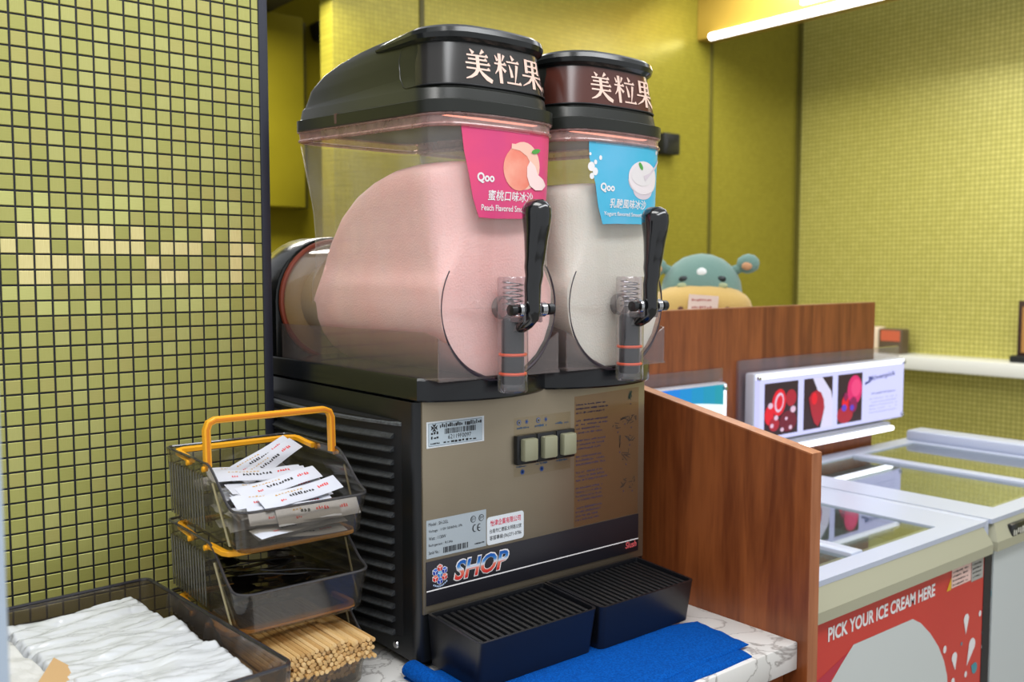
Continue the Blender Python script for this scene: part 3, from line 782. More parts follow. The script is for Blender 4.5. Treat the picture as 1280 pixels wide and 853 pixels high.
# --- taps
tube_m = clear('tap_plastic', (244, 240, 242), .045, (225, 222, 226), .04, 1.8)
orange = mat('o_ring_orange', (232, 84, 28), .4)
def make_tap(cx):
    ty = -.060
    s = B(); s.lathe((cx, ty, 0), [(0, .3275), (.0165, .3275), (.0185, .330), (.0185, .4625), (.017, .465), (0, .465)], 28)
    tp = s.build('tap', tube_m, mc)
    s = B(); s.lathe((cx, 0, AXZ), [(.0125, -.0375), (.0145, -.0375), (.0145, -.047), (.0125, -.047), (.0125, -.0375)], 24, 'Y'); s.build('collar', clear('collar_plastic', (190, 184, 182), .3, (170, 165, 165), .08), tp)
    s = B(); s.lathe((cx, ty, 0), [(0, .337), (.0125, .337), (.0138, .339), (.0138, .412), (.011, .416), (0, .416)], 22); s.build('piston', mat('piston_black', (22, 25, 28), .3), tp)
    for z in (.3495, .3725):
        s = B(); s.tube([(cx + .0155 * math.cos(R(a)), ty + .0155 * math.sin(R(a)), z) for a in range(0, 360, 15)], .0019, 8, closed=True); s.build('o_ring', orange, tp)
    s = B(); s.tube([(cx + .0125 * math.cos(2 * math.pi * k / 14), ty + .0125 * math.sin(2 * math.pi * k / 14), .424 + .036 * k / 78) for k in range(79)], .0009, 5); s.build('spring', chrome, tp)
    # lever: finger-grip profile in YZ, widened at the top
    prof = [(.400, -.068, .012), (.406, -.076, .016), (.416, -.090, .014), (.427, -.096, .0100), (.44, -.0965, .0088), (.455, -.0975, .0090), (.466, -.0985, .0096), (.476, -.0990, .0104), (.487, -.1005, .0114), (.498, -.1015, .0126), (.510, -.1025, .0140), (.522, -.1035, .0165), (.534, -.1035, .0185), (.543, -.103, .0185), (.550, -.1025, .0155), (.5535, -.102, .009)]
    s = B(); secs = []
    for i, (z, y, dpt) in enumerate(prof):
        w = .0078 + .0070 * max(0, (z - .42) / .13) if z > .42 else .0078
        if z > .548: w *= .62
        if z > .552: w *= .6
        yy = y + .0009 * math.sin((z - .45) * 2 * math.pi / .024) * (1 if .44 < z < .52 else 0)
        secs.append([Vector((cx + w * math.cos(2 * math.pi * k / 18) * (1 + .12 * math.cos(4 * math.pi * k / 18)), yy + dpt * math.sin(2 * math.pi * k / 18) * 1.12, z)) for k in range(18)])
    s.loft(secs); s.build('lever', mat('lever_black', (16, 17, 19), .14, coat=.5), tp, smooth=75)
    s = B(); s.cyl((cx - .031, -.093, .427), (cx + .031, -.093, .427), .0042, n=14); s.lathe((cx - .031, -.093, .427), [(0, -.001), (.0065, 0), (.0065, .007), (.004, .008)], 16, 'X'); s.lathe((cx + .024, -.093, .427), [(.004, 0), (.0068, .001), (.0068, .009), (0, .010)], 16, 'X'); s.build('pivot_pin', black, tp)
    for dx in (-.019, -.0165, .0145, .017, .0195):
        s = B(); s.tube([(cx + dx, -.093 + .0075 * math.cos(R(a)), .427 + .0075 * math.sin(R(a))) for a in range(0, 360, 20)], .0013, 6, closed=True); s.build('washer', chrome, tp)
    for dx in (-.0125, .0125):
        s = B(); s.box(cx + dx - .002, cx + dx + .002, -.098, -.072, .412, .434, .0015); s.build('yoke', clear('yoke_plastic', (214, 208, 210), .12, (190, 190, 194), .05, 1.2), tp)
make_tap(.1); make_tap(.3)

# --- name band, stickers and switches on the front panel
b = B(); b.box(.012, .381, -.0036, -.0024, .0685, .1225, .0004); nb = b.build('name_band', mat('band_black', (30, 29, 36), .35), mc)
FPY = -.0038
grad = bpy.data.materials.new('letter_gradient'); grad.use_nodes = True
nt = grad.node_tree; tc = nt.nodes.new('ShaderNodeTexCoord'); sx = nt.nodes.new('ShaderNodeSeparateXYZ'); mr = nt.nodes.new('ShaderNodeMapRange'); rp = nt.nodes.new('ShaderNodeValToRGB')
nt.links.new(tc.outputs['Object'], sx.inputs[0]); nt.links.new(sx.outputs['Z'], mr.inputs[0]); mr.inputs[1].default_value = .0915; mr.inputs[2].default_value = .1165
e = rp.color_ramp.elements; e[0].color = lin((206, 40, 34)); e[0].position = .1; e[1].color = lin((20, 92, 176)); e[1].position = .85
q = e.new(.42); q.color = lin((226, 120, 96)); q = e.new(.52); q.color = lin((214, 222, 232)); q = e.new(.66); q.color = lin((70, 140, 206))
nt.links.new(mr.outputs[0], rp.inputs[0]); nt.links.new(rp.outputs[0], nt.nodes['Principled BSDF'].inputs['Base Color'])
a = Art(); a.text('SHOP', .0515, .0905, .0270, ink_white, 1, width=.0885, shear=.25, off=.05); a.build('letter_outline', on_y(FPY), nb)
a = Art(); a.text('SHOP', .0530, .0920, .0240, grad, 3, width=.0850, shear=.25, off=.022); a.build('lettering', on_y(FPY), nb)
a = Art(); a.rect(.012, .3805, .0858, .0874, ink_white, 1); a.build('stripe', on_y(FPY), nb)
a = Art(); a.text('Slush', .354, .0755, .0095, mat('red_soft', (222, 96, 100), .5), 1, width=.0225, shear=.15, off=.02); a.build('small_lettering', on_y(FPY), nb)
a = Art()
cubes = [(.0315, .1125, 'r'), (.0248, .1085, 'b'), (.0382, .1085, 'b'), (.0315, .1045, 'l'), (.0248, .1005, 'r'), (.0382, .1005, 'r'), (.0315, .0965, 'b')]
cm = {'r': (mat('cube_red', (206, 48, 40), .5), mat('cube_red2', (232, 120, 100), .5)), 'b': (mat('cube_blue', (24, 60, 160), .5), mat('cube_blue2', (60, 110, 200), .5)), 'l': (mat('cube_sky', (40, 120, 190), .5), mat('cube_sky2', (120, 190, 230), .5))}
for u, v, k in cubes:
    r = .0043
    hexp = [(u + r * math.sin(R(60 * i)), v + r * math.cos(R(60 * i))) for i in range(6)]
    a.poly([(u + (p[0] - u) * 1.16, v + (p[1] - v) * 1.16) for p in hexp], ink_white, 1)
    a.poly([hexp[0], hexp[1], (u, v), hexp[5]], cm[k][1], 2); a.poly([hexp[1], hexp[2], hexp[3], (u, v)], cm[k][0], 2); a.poly([hexp[5], (u, v), hexp[3], hexp[4]], cm[k][0], 2)
    for h in (hexp[1], hexp[3], hexp[5]): a.stroke([(u, v, .0006), (h[0], h[1], .0006)], ink_white, 3)
for k in range(9):
    t = k / 8; a.stroke([(.022 + .019 * t, .0917 - .0035 * math.sin(math.pi * t) + .0015 * t, .0015), (.0228 + .019 * t, .0937 - .0035 * math.sin(math.pi * t) + .0015 * t, .0018)], mat('print_pale', (170, 190, 220), .5), 2)
a.build('emblem', on_y(FPY), nb)
# asset sticker
sil = mat('sticker_silver', (176, 186, 192), .35, metal=.2); sil2 = mat('sticker_inner', (190, 204, 212), .4, metal=.1)
def pbox(px0, py0, px1, py1, y=0): p, q = PY(px0, py0, y), PY(px1, py1, y); return p.x, q.x, q.z, p.z
rng = random.Random(4)
def bars(a, u0, u1, v0, v1, m, layer, n=26):
    u = u0; w = (u1 - u0) / n
    while u < u1:
        k = rng.choice([.35, .5, .9, 1.2]); a.rect(u, min(u + w * k, u1), v0, v1, m, layer); u += w * (k + rng.choice([.4, .5, .8]))
def scrib(a, u0, u1, v, h, m, layer, n=10, gap=.2):
    """unreadable small print: a row of short marks"""
    w = (u1 - u0) / n
    for k in range(n):
        if rng.random() < gap: continue
        x = u0 + w * k; a.rect(x, x + w * rng.uniform(.5, .9), v + h * rng.uniform(0, .25), v + h * rng.uniform(.6, 1), m, layer)
a = Art(); x0, x1, z0, z1 = .0155, .1045, .2675, .2985
z0, z1 = PY(532, 561, 0).z, PY(532, 528, 0).z; x0 = PY(531.5, 545, 0).x; x1 = PY(603.5, 535, 0).x
W_, H_ = x1 - x0, z1 - z0
a.rect(x0, x1, z0, z1, mat('sticker_white', (222, 228, 232), .35)); a.rect(x0 + W_ * .03, x1 - W_ * .04, z0 + H_ * .06, z1 - H_ * .06, mat('sticker_line', (110, 130, 146), .4), 1); a.rect(x0 + W_ * .035, x1 - W_ * .045, z0 + H_ * .075, z1 - H_ * .075, sil2, 2)
cx_, cz_ = x0 + W_ * .125, z0 + H_ * .76
for k in range(4):
    s1, s2 = math.cos(R(90 * k)), math.sin(R(90 * k)); rr = .0050
    a.poly([(cx_, cz_), (cx_ + rr * (s1 * 1 - s2 * .62), cz_ + rr * (s2 * 1 + s1 * .62)), (cx_ + rr * (s1 * .75), cz_ + rr * s2 * .75), (cx_ + rr * (s1 * 1 + s2 * .62), cz_ + rr * (s2 * 1 - s1 * .62))], ink, 3)
scrib(a, x0 + W_ * .22, x0 + W_ * .95, z0 + H_ * .71, H_ * .2, ink, 3, 22, .05)
bars(a, x0 + W_ * .30, x0 + W_ * .84, z0 + H_ * .48, z0 + H_ * .69, ink, 3, 30)
a.text('62119F0097', x0 + W_ * .36, z0 + H_ * .27, H_ * .17, ink, 3, width=W_ * .40)
scrib(a, x0 + W_ * .07, x0 + W_ * .21, z0 + H_ * .50, H_ * .12, ink, 3, 3, 0); scrib(a, x0 + W_ * .07, x0 + W_ * .21, z0 + H_ * .32, H_ * .12, ink, 3, 3, 0)
scrib(a, x0 + W_ * .06, x0 + W_ * .22, z0 + H_ * .13, H_ * .07, ink, 3, 8, 0); scrib(a, x0 + W_ * .28, x0 + W_ * .86, z0 + H_ * .12, H_ * .09, ink, 3, 9, 0)
a.build('asset_sticker', on_y(-.0027), fp)
# rating plate
a = Art(); x0 = PY(531.5, 680, 0).x; x1 = PY(606, 660, 0).x; z0, z1 = PY(531.5, 699, 0).z, PY(531.5, 651, 0).z; W_, H_ = x1 - x0, z1 - z0
a.rect(x0, x1, z0, z1, sil)
for k, t in enumerate(('Model : SH-2GL', 'Voltage : 110V 50/60Hz 1Ph', 'Watt : 1130W', 'Refrigerant : R134a', 'Serial No. :')):
    a.text(t, x0 + W_ * .035, z0 + H_ * (.84 - .185 * k), H_ * .085, ink, 1, width=W_ * (.32, .55, .28, .39, .18)[k])
bars(a, x0 + W_ * .27, x0 + W_ * .69, z0 + H_ * .07, z0 + H_ * .22, ink, 1, 30)
for u in (.775, .915):
    a.ell(x0 + W_ * u, z0 + H_ * .80, .0042, .0042, ink, 1); a.ell(x0 + W_ * u, z0 + H_ * .80, .0034, .0034, sil, 2); a.text('EV', x0 + W_ * u, z0 + H_ * .77, H_ * .075, ink, 3, align='CENTER')
for u in (.80, .88):
    a.ell(x0 + W_ * u, z0 + H_ * .55, .0036, .0048, ink, 1, a0=60, a1=300); a.ell(x0 + W_ * u + .0006, z0 + H_ * .55, .0028, .0039, sil, 2)
a.rect(x0 + W_ * .855, x0 + W_ * .89, z0 + H_ * .54, z0 + H_ * .56, ink, 3); scrib(a, x0 + W_ * .80, x0 + W_ * .97, z0 + H_ * .10, H_ * .045, ink, 1, 10, .05)
a.build('rating_plate', on_y(-.0027), fp)
# service sticker
a = Art(); x0 = PY(607, 660, 0).x; x1 = PY(653, 650, 0).x; z0, z1 = PY(607, 682, 0).z, PY(607, 647, 0).z; W_, H_ = x1 - x0, z1 - z0
a.poly(rrect(x0, x1, z0, z1, .004, 4), mat('sticker_white'))
a.text('怡津企業有限公司', x0 + W_ * .09, z0 + H_ * .66, H_ * .22, mat('print_pink', (220, 60, 90), .5), 1, width=W_ * .82, off=.012)
a.text('台南市仁德區太明路32號', x0 + W_ * .07, z0 + H_ * .40, H_ * .16, ink, 1, width=W_ * .86); a.text('客服專線:(06)271-0786', x0 + W_ * .07, z0 + H_ * .13, H_ * .19, ink, 1, width=W_ * .86)
a.build('service_sticker', on_y(-.0027), fp)
# instruction sheet
a = Art(); sheet = clear('clear_film', (250, 234, 214), .12, (150, 122, 94), .12, .7)
a.poly([(.2545, .1235), (.380, .1235), (.380, .307), (.2545, .303)], sheet)
inkp = mat('print_violet', (66, 56, 84), .6); inkg = mat('print_grey', (60, 54, 50), .6)
z = .290
while z > .130:
    n = rng.choice([3, 4, 2])
    for k in range(n):
        scrib(a, .2575, .2575 + rng.uniform(.04, .062), z, .0026, inkp, 1, 26, .12); z -= .0056
    z -= .005
for u, v, w, h in ((.363, .297, .011, .016), (.352, .264, .022, .006), (.365, .262, .020, .014), (.338, .256, .024, .010), (.362, .236, .024, .012), (.342, .232, .004, .02), (.355, .212, .020, .018), (.350, .172, .014, .014), (.368, .172, .016, .018)):
    for k in range(7):
        a.stroke([(u + w * rng.uniform(-.5, .5), v + h * rng.uniform(-.5, .5), .0007), (u + w * rng.uniform(-.5, .5), v + h * rng.uniform(-.5, .5), .0012)], inkg if (u, v) != (.363, .297) else mat('print_teal', (44, 84, 72), .6), 1)
    a.rect(u - .001, u + .001, v - h * .5 - .006, v - h * .5 - .004, inkp, 1)
a.build('instruction_sheet', on_y(-.0027), fp)
# rocker switches
a = Art(); fl2 = clear('clear_film2', (252, 249, 240), .06, (160, 150, 130), .1, .6)
a.rect(.1485, .2475, .207, .284, fl2)
for k, u in enumerate((.163, .196, .232)):
    if k < 2:
        a.ell(u - .006, .2775, .0034, .0034, ink_blue, 1); a.ell(u - .006, .2775, .0026, .0026, mat('film_tone', (146, 138, 120), .4), 2); a.ell(u - .006, .2775, .0013, .0013, ink, 3)
        for r_ in (0, 60, 120): a.stroke([(u + .007 - .003 * math.cos(R(r_)), .2775 - .003 * math.sin(R(r_)), .0008), (u + .007 + .003 * math.cos(R(r_)), .2775 + .003 * math.sin(R(r_)), .0008)], ink_blue, 1)
        for r_ in (0, 45, 90, 135): a.stroke([(u - .0035 * math.cos(R(r_)), .2125 - .0035 * math.sin(R(r_)), .0014), (u + .0035 * math.cos(R(r_)), .2125 + .0035 * math.sin(R(r_)), .0014)], ink_blue, 1)
    scrib(a, u - .012, u + .012, .2685, .0035, mat('print_slate', (70, 92, 120), .6), 1, 9, .1); scrib(a, u - .010, u + .010, .2185, .003, mat('print_slate'), 1, 8, .1)
a.build('switch_legend', on_y(-.0027), fp)
cream = mat('rocker_cream', (150, 149, 122), .35)
for k in range(3):
    xa = .1485 + .0338 * k
    b = B(); b.box(xa, xa + .0332, -.010, -.002, .2235, .2615, .0015); sw = b.build('switch', black, mc)
    b = B(); b.prism([(xa + .0055, .2285), (xa + .0285, .2285), (xa + .0285, .2575), (xa + .0055, .2575)], -.019, -.008, 'Y', bev=.0025); b.build('rocker', cream, sw)

# ================================================================== DRIP TRAYS, TOWEL
def drip_tray(x0, x1, yf, label):
    t = thing('drip_tray', ((x0 + x1) / 2, yf / 2, COUNTER), label, 'drip tray')
    zt = .0535
    s = B(); o_ = rrect(x0, x1, yf, -.0042, (.008, .003), 4); i_ = rrect(x0 + .0035, x1 - .0035, yf + .0035, -.007, (.0055, .002), 4)
    ob = rrect(x0 + .004, x1 - .004, yf + .007, -.006, (.008, .003), 4); ib = rrect(x0 + .007, x1 - .007, yf + .010, -.009, (.005, .002), 4)
    zf = lambda y, z: z + (.007 * (y - yf) / (-yf) if z > .03 else 0)
    s.loft([[Vector((x, y, -.0028)) for x, y in ob], [Vector((x, y, zf(y, zt))) for x, y in o_], [Vector((x, y, zf(y, zt))) for x, y in i_], [Vector((x, y, .004)) for x, y in ib]])
    s.build('tray', mat('tray_black', (20, 21, 25), .3, spec=.6), t)
    n = 17
    for k in range(n):
        x = lerp(x0 + .011, x1 - .011, k / (n - 1))
        s = B(); s.prism([(yf + .004, zt - .0085), (-.010, zt - .003), (-.010, zt + .003), (yf + .004, zt - .0025)], x - .0027, x + .0027, 'X', bev=.0009); s.build('grille_bar', mat('grille_black', (20, 21, 23), .42), t)
    for yy in (-.013, yf + .012, yf * .5):
        s = B(); s.box(x0 + .004, x1 - .004, yy - .002, yy + .002, zt - .009 + .005 * (yy - yf) / -yf, zt - .006 + .005 * (yy - yf) / -yf); s.build('cross_bar', mat('grille_black'), t)
    return t
drip_tray(.0125, .1985, -.108, 'black drip tray with slatted grille under the tap of the pink slush bowl')
drip_tray(.2010, .3775, -.112, 'black drip tray with slatted grille under the tap of the white slush bowl')
# towel
towel_m = mat('towel_blue', (2, 80, 172), .95, spec=.1, var=(420, (6, 104, 208)), bump=(900, 1.0))
tw = thing('microfibre_towel', (.2, -.1, COUNTER), 'folded bright blue towel spread under the drip trays', 'towel')
def sheet_mesh(quad, nx, ny, z0, th, amp, seed, fold=0):
    s = B(); top = []; 
    for j in range(ny + 1):
        row = []
        for i in range(nx + 1):
            u, v = i / nx, j / ny
            x = lerp(lerp(quad[0][0], quad[1][0], u), lerp(quad[3][0], quad[2][0], u), v); y = lerp(lerp(quad[0][1], quad[1][1], u), lerp(quad[3][1], quad[2][1], u), v)
            nz = noise.noise(Vector((x * 22 + seed, y * 22, seed))) ; e = min(u, 1 - u, v, 1 - v); er = min(1, e / .04)
            wob = .004 * noise.noise(Vector((u * 5 + seed, v * 5, 3)))
            row.append(Vector((x + wob, y + wob, z0 + th * (.35 + .65 * math.sqrt(er)) + amp * nz * er)))
        top.append(row)
    s.loft(top, closed=False, cap=False)
    ring = [top[0][i] for i in range(nx + 1)] + [top[j][nx] for j in range(1, ny + 1)] + [top[ny][i] for i in range(nx - 1, -1, -1)] + [top[j][0] for j in range(ny - 1, 0, -1)]
    s.loft([[Vector(p) for p in ring], [Vector((p.x, p.y, z0)) for p in ring]], cap=False)
    s.bm.faces.new([s.bm.verts.new((p.x, p.y, z0)) for p in ring])
    bmesh.ops.remove_doubles(s.bm, verts=s.bm.verts[:], dist=1e-5)
    return s
sheet_mesh([(-.016, -.232), (.352, -.226), (.383, -.105), (-.020, -.002)], 60, 30, COUNTER, .0055, .0012, 2).build('lower_fold', towel_m, tw, smooth=60)
sheet_mesh([(-.012, -.214), (.372, -.206), (.384, -.112), (-.014, -.008)], 60, 30, COUNTER + .0045, .0040, .0010, 9).build('upper_fold', towel_m, tw, smooth=60)
s = B(); s.tube([(-.020 + .011 * math.cos(R(t)) , -.004, COUNTER + .010 + .009 * math.sin(R(t))) for t in range(0, 360, 20)], .004, 8, closed=True)
s.bm.free()
s = B(); path = [(-.006, -.20, COUNTER + .009), (-.010, -.14, COUNTER + .010), (-.012, -.08, COUNTER + .011), (-.012, -.03, COUNTER + .011), (-.010, -.002, COUNTER + .010)]
secs = []
for p in smooth_path(path, 5):
    secs.append([p + Vector((.013 * math.cos(R(a)), 0, .0095 * math.sin(R(a)))) for a in range(0, 360, 24)] )
s.loft(secs); s.build('rolled_edge', towel_m, tw, smooth=60)

# ================================================================== STACKED BINS
smoke = clear('smoked_plastic', (226, 221, 212), .06, (140, 140, 140), .05, 1.0)
smoke_rim = clear('smoked_edge', (120, 116, 112), .45, (92, 90, 92), .06, 1.2)
yellow = mat('handle_yellow', (240, 168, 26), .38)
BX0, BX1, BYF, BYB = -.2175, -.0535, .008, .225
def bin_top(y):
    t = min(1, max(0, (y - (BYF + .012)) / .075)); t = t * t * (3 - 2 * t); return lerp(.047, .0885, t)
def make_bin(zb, label, fold):
    t = thing('stacking_bin', ((BX0 + BX1) / 2, .12, zb), label, 'storage bin', 'smoked bins stacked beside the machine')
    s = B(); plan = rrect(BX0, BX1, BYF, BYB, (.02, .008), 6); n = len(plan)
    # finer points along the sides
    fine = []
    for i in range(n):
        p, q = Vector(plan[i] + (0,)), Vector(plan[(i + 1) % n] + (0,)); k = max(1, int((q - p).length / .008))
        for j in range(k): fine.append(p.lerp(q, j / k))
    ctr = Vector(((BX0 + BX1) / 2, (BYF + BYB) / 2, 0))
    def ring(h, ins, inner=0):
        out = []
        for p in fine:
            d = p - ctr; sc = Vector((1 - (ins + inner) / .082, 1 - (ins + inner) / .1075, 1)); q = ctr + Vector((d.x * sc.x, d.y * sc.y, 0)); hh = bin_top(p.y) if h is None else min(h, bin_top(p.y)); q.z = zb + hh; out.append(q)
        return out
    s.loft([ring(0, .010), ring(.004, .0065), ring(.02, .005), ring(None, 0), ring(None, 0, .0022), ring(.02, .005, .0022), ring(.0055, .0075, .0022)])
    bd = s.build('bin_body', smoke, t)
    s = B(); s.tube([p + Vector((0, 0, .0005)) for p in ring(None, 0, .0011)], .0016, 6, closed=True); s.build('bin_rim', smoke_rim, bd)
    ribm = clear('rib_plastic', (190, 186, 170), .25, (150, 148, 132), .06, 1.2)
    for k in range(13):
        y = .105 + .0085 * k
        s = B(); s.cyl((BX0 + .0015, y, zb + .012), (BX0 - .0002, y, zb + .074), .0012, n=6); s.build('rib', ribm, bd)
    for x, g in ((BX0, 1), (BX1, -1)):
        s = B(); s.cyl((x + .004 * g, .040, zb + .006), (x, .075, zb + .07), .0013, n=6); s.build('brace_rib', clear('brace_plastic', (226, 216, 180), .5, (200, 190, 150), .06, 1.2), bd)
    # two bail handles pivoting near the rim
    for hy, mode in ((.098, fold), (.146, 'back')):
        s = B(); z = zb + .084; xa, xb = BX0 + .004, BX1 - .004
        L = .052; d = {'up': Vector((0, .04, 1)).normalized(), 'back': Vector((0, 1, .08)).normalized(), 'front': Vector((0, -1, .02)).normalized()}[mode]
        P = [Vector((xa, hy, z)), Vector((xa, hy, z)) + d * (L - .010), Vector((xa + .003, hy, z)) + d * (L - .003), Vector((xa + .010, hy, z)) + d * L,
             Vector((xb - .010, hy, z)) + d * L, Vector((xb - .003, hy, z)) + d * (L - .003), Vector((xb, hy, z)) + d * (L - .010), Vector((xb, hy, z))]
        s.tube(P, 1, rect=(.0075, .0095) if mode == 'up' else (.0075, .006), up=d.cross(Vector((1, 0, 0))), n=8)
        hd = s.build('handle', yellow, t)
        if mode == 'up':
            s = B(); s.tube([p + Vector((0, -.0047, 0)) for p in P], 1, rect=(.0034, .0010), up=d.cross(Vector((1, 0, 0)))); s.build('handle_groove', mat('handle_shade', (206, 122, 14), .45), hd)
        s = B()
        for x, q in ((BX0 - .0028, 1), (BX1 - .002, 1)): s.lathe((x, hy, z - .002), [(0, 0), (.0032, .0004), (.0032, .006), (0, .006)], 12, 'X')
        s.build('pivot_peg', yellow, hd)
    return t
Z1, Z2, Z3 = COUNTER + .001, .0785, .1680
make_bin(Z1, 'bottom smoked plastic bin of the stack, filled with bamboo sticks', 'front')
make_bin(Z2, 'middle smoked plastic bin of the stack, holding black plastic cutlery', 'front')
make_bin(Z3, 'top smoked plastic bin of the stack, full of white sugar sachets', 'up')

# ---- sachets in the top bin
paper = mat('sachet_paper', (198, 201, 211), .5)
def sachet(kind):
    L, Wd, T = .108, .0215, .003
    s = B(); n = 12; secs = []
    for i in range(n + 1):
        u = i / n; x = (u - .5) * L; f = min(1, min(u, 1 - u) / .12); th = T * (.12 + .88 * math.sqrt(f)); 
        bend = .0012 * math.sin(u * 7 + kind)
        secs.append([Vector((x, y * Wd / 2, bend + z * th)) for y, z in ((-1, 0), (-.6, .42), (0, .5), (.6, .42), (1, 0), (.6, -.42), (0, -.5), (-.6, -.42))])
    s.loft(secs)
    me = s.mesh('sachet', paper)
    return me
S_ME = [sachet(k) for k in range(3)]
def sachet_print(kind):
    a = Art(); rg = random.Random(kind)
    def mk(u0, u1, v, h, m, n):
        w = (u1 - u0) / n
        for k in range(n): a.poly([(u0 + w * k, v + h * rg.uniform(-.3, .2)), (u0 + w * (k + rg.uniform(.5, .9)), v + h * rg.uniform(-.3, .2)), (u0 + w * (k + rg.uniform(.4, .8)), v + h * rg.uniform(.5, 1)), (u0 + w * (k + .1), v + h * rg.uniform(.4, 1))], m)
    mk(-.018, .018, -.002, .0042, ink, 9); mk(-.032, -.024, -.005, .003, ink_red, 3); mk(.024, .040, -.001, .0045, ink_red, 5); mk(-.034, .005, .0045, .002, ink_gold, 9)
    ob = a.build('print_tmp', lambda u, v, d: (u, v, .0017 + .0012 * math.sin((u / .104 + .5) * 7 + kind) - .0003 * abs(v) / .006))
    me = ob.data; bpy.data.objects.remove(ob); return me
SP_ME = [sachet_print(k) for k in range(3)]
rg = random.Random(21)
spots = []
for lay in range(8):
    z = Z3 + .0095 + .0052 * lay
    for k in range(5):
        y = .035 + .032 * k + rg.uniform(-.008, .008) + .006 * (lay % 2); 
        if lay > 5 and y < .06: continue
        tilt = .10 * (y - .03)
        spots.append((-.1385 + rg.uniform(-.009, .009), y, z + tilt + rg.uniform(0, .002), R(rg.uniform(-18, 18)), R(rg.uniform(6, 26)), R(rg.uniform(-6, 6))))
spots += [(-.140, .070, Z3 + .0605, R(10), R(30), R(-5)), (-.128, .040, Z3 + .0525, R(12), R(34), R(-4)), (-.150, .108, Z3 + .066, R(-5), R(24), R(2)), (-.115, .150, Z3 + .070, R(26), R(30), R(-16)), (-.122, .165, Z3 + .072, R(20), R(34), R(-16)), (-.155, .045, Z3 + .050, R(5), R(30), R(2)), (-.145, .022, Z3 + .037, R(-3), R(55), R(2)), (-.115, .024, Z3 + .033, R(6), R(60), R(2))]
for i, (x, y, z, rz, rx, ry) in enumerate(spots):
    o = bpy.data.objects.new('sugar_sachet', S_ME[i % 3]); o.location = (x, y, z); o.rotation_euler = (rx, ry, rz); COL.objects.link(o)
    props(o, 'white paper sugar sachet lying in the top bin', 'sachet', 'sugar sachets in the top bin')
    q = bpy.data.objects.new('print', SP_ME[i % 3]); COL.objects.link(q); q.parent = o

# ---- black plastic cutlery in the middle bin
def cutlery():
    s = B(); pts = [(-.06, 0, 0), (-.03, 0, .002), (0, 0, .0005), (.02, 0, .002)]
    s.tube(smooth_path(pts, 5), 1, rect=(.006, .0018), up=(0, 0, 1))
    secs = []
    for k in range(9):
        u = k / 8; x = .018 + .04 * u; w = .0035 + .0105 * math.sin(math.pi * min(1, u * .93 + .07)) ** .8; d = .004 * math.sin(math.pi * u)
        secs.append([Vector((x, w * c, .002 - d * (1 - c * c) + e)) for c, e in ((-1, 0), (-.5, 0), (0, 0), (.5, 0), (1, 0), (.5, .0012), (0, .0012), (-.5, .0012))])
    s.loft(secs); return s.mesh('spoon', mat('spoon_black', (30, 28, 28), .16, spec=.6))
CU = cutlery()
for i in range(14):
    o = bpy.data.objects.new('plastic_spoon', CU); o.location = (-.139 + rg.uniform(-.014, .014), .06 + .011 * i % .13 + rg.uniform(-.01, .01), Z2 + .0135 + .0026 * i)
    o.rotation_euler = (R(rg.uniform(-12, 12)), R(rg.uniform(-9, 9)), R(rg.uniform(-38, 38) + (180 if i % 2 else 0))); COL.objects.link(o)
    props(o, 'black plastic spoon lying in the middle bin', 'spoon', 'black spoons in the middle bin')

# ---- bamboo sticks in the bottom bin
bam = [mat('bamboo_%d' % k, c, .55, var=(90, c2, (1, .05, 1))) for k, (c, c2) in enumerate((((214, 178, 120), (200, 160, 100)), ((198, 158, 100), (184, 142, 86)), ((224, 192, 138), (210, 172, 116))))]
ST = []
for m in bam:
    s = B(); s.cyl((0, 0, 0), (0, .195, 0), .00255, n=7); ST.append(s.mesh('stick', m))
rad = .0026; made = 0; row = 0
z = Z1 + .0115 + rad
while made < 298:
    half = min(.066 + .0006 * row, .0705); x = -.1355 - half + (rad if row % 2 else 0)
    zz = z
    while x < -.1355 + half and made < 298:
        hump = .0035 * math.cos((x + .105) * 26) * (row / 10)
        if not (row in (7, 8) and -.188 < x < -.168):
            o = bpy.data.objects.new('bamboo_stick', ST[rg.choice([0, 0, 1, 2])]); o.location = (x + rg.uniform(-.0003, .0003), (-.014 if row > 5 else .018) + .003 * math.sin(x * 60) + rg.uniform(-.003, .003), zz + hump)
            o.rotation_euler = (R(rg.uniform(-.3, .3)), 0, R(rg.uniform(-.5, .5))); COL.objects.link(o)
            props(o, 'thin bamboo stick lying in the bottom bin', 'stick', 'bamboo sticks in the bottom bin'); made += 1
        x += rad * 2.05
    z += rad * 1.76; row += 1

# ================================================================== BAG TRAY
bt = thing('acrylic_tray', (-.33, .08, COUNTER), 'smoked acrylic tray in front of the mosaic wall, holding white bags', 'tray')
TA = R(-3.6); TO = Vector((-.2345, .2455, COUNTER))     # back right corner, turned a little
TMX = Matrix.Translation(TO) @ Matrix.Rotation(-TA, 4, 'Z')
tsm = clear('tray_plastic', (196, 187, 174), .14, (140, 130, 120), .06, 1.0)
tw_, td_, th_ = .275, .355, .105
s = B()
def trr(ins, z): return [TMX @ Vector((x, y, z)) for x, y in rrect(-tw_ + ins, -ins, -td_ + ins, -ins, .010, 5)]
s.loft([trr(.004, 0), trr(0, th_), trr(.003, th_), trr(.007, .004)]); s.build('tray_body', tsm, bt)
s = B(); s.tube([p for p in trr(.0015, th_ - .001)], .0022, 6, closed=True); s.build('tray_rim', clear('tray_edge', (80, 78, 82), .55, (64, 62, 68), .06, 1.2), bt)
bag_m = mat('bag_film', (200, 203, 206), .26, spec=.5, coat=.5, bump=(24, .35, (.6, 2, 1)))
bag_m2 = mat('bag_film_matt', (206, 206, 203), .36, bump=(26, .4, (2.5, 1, 1)))
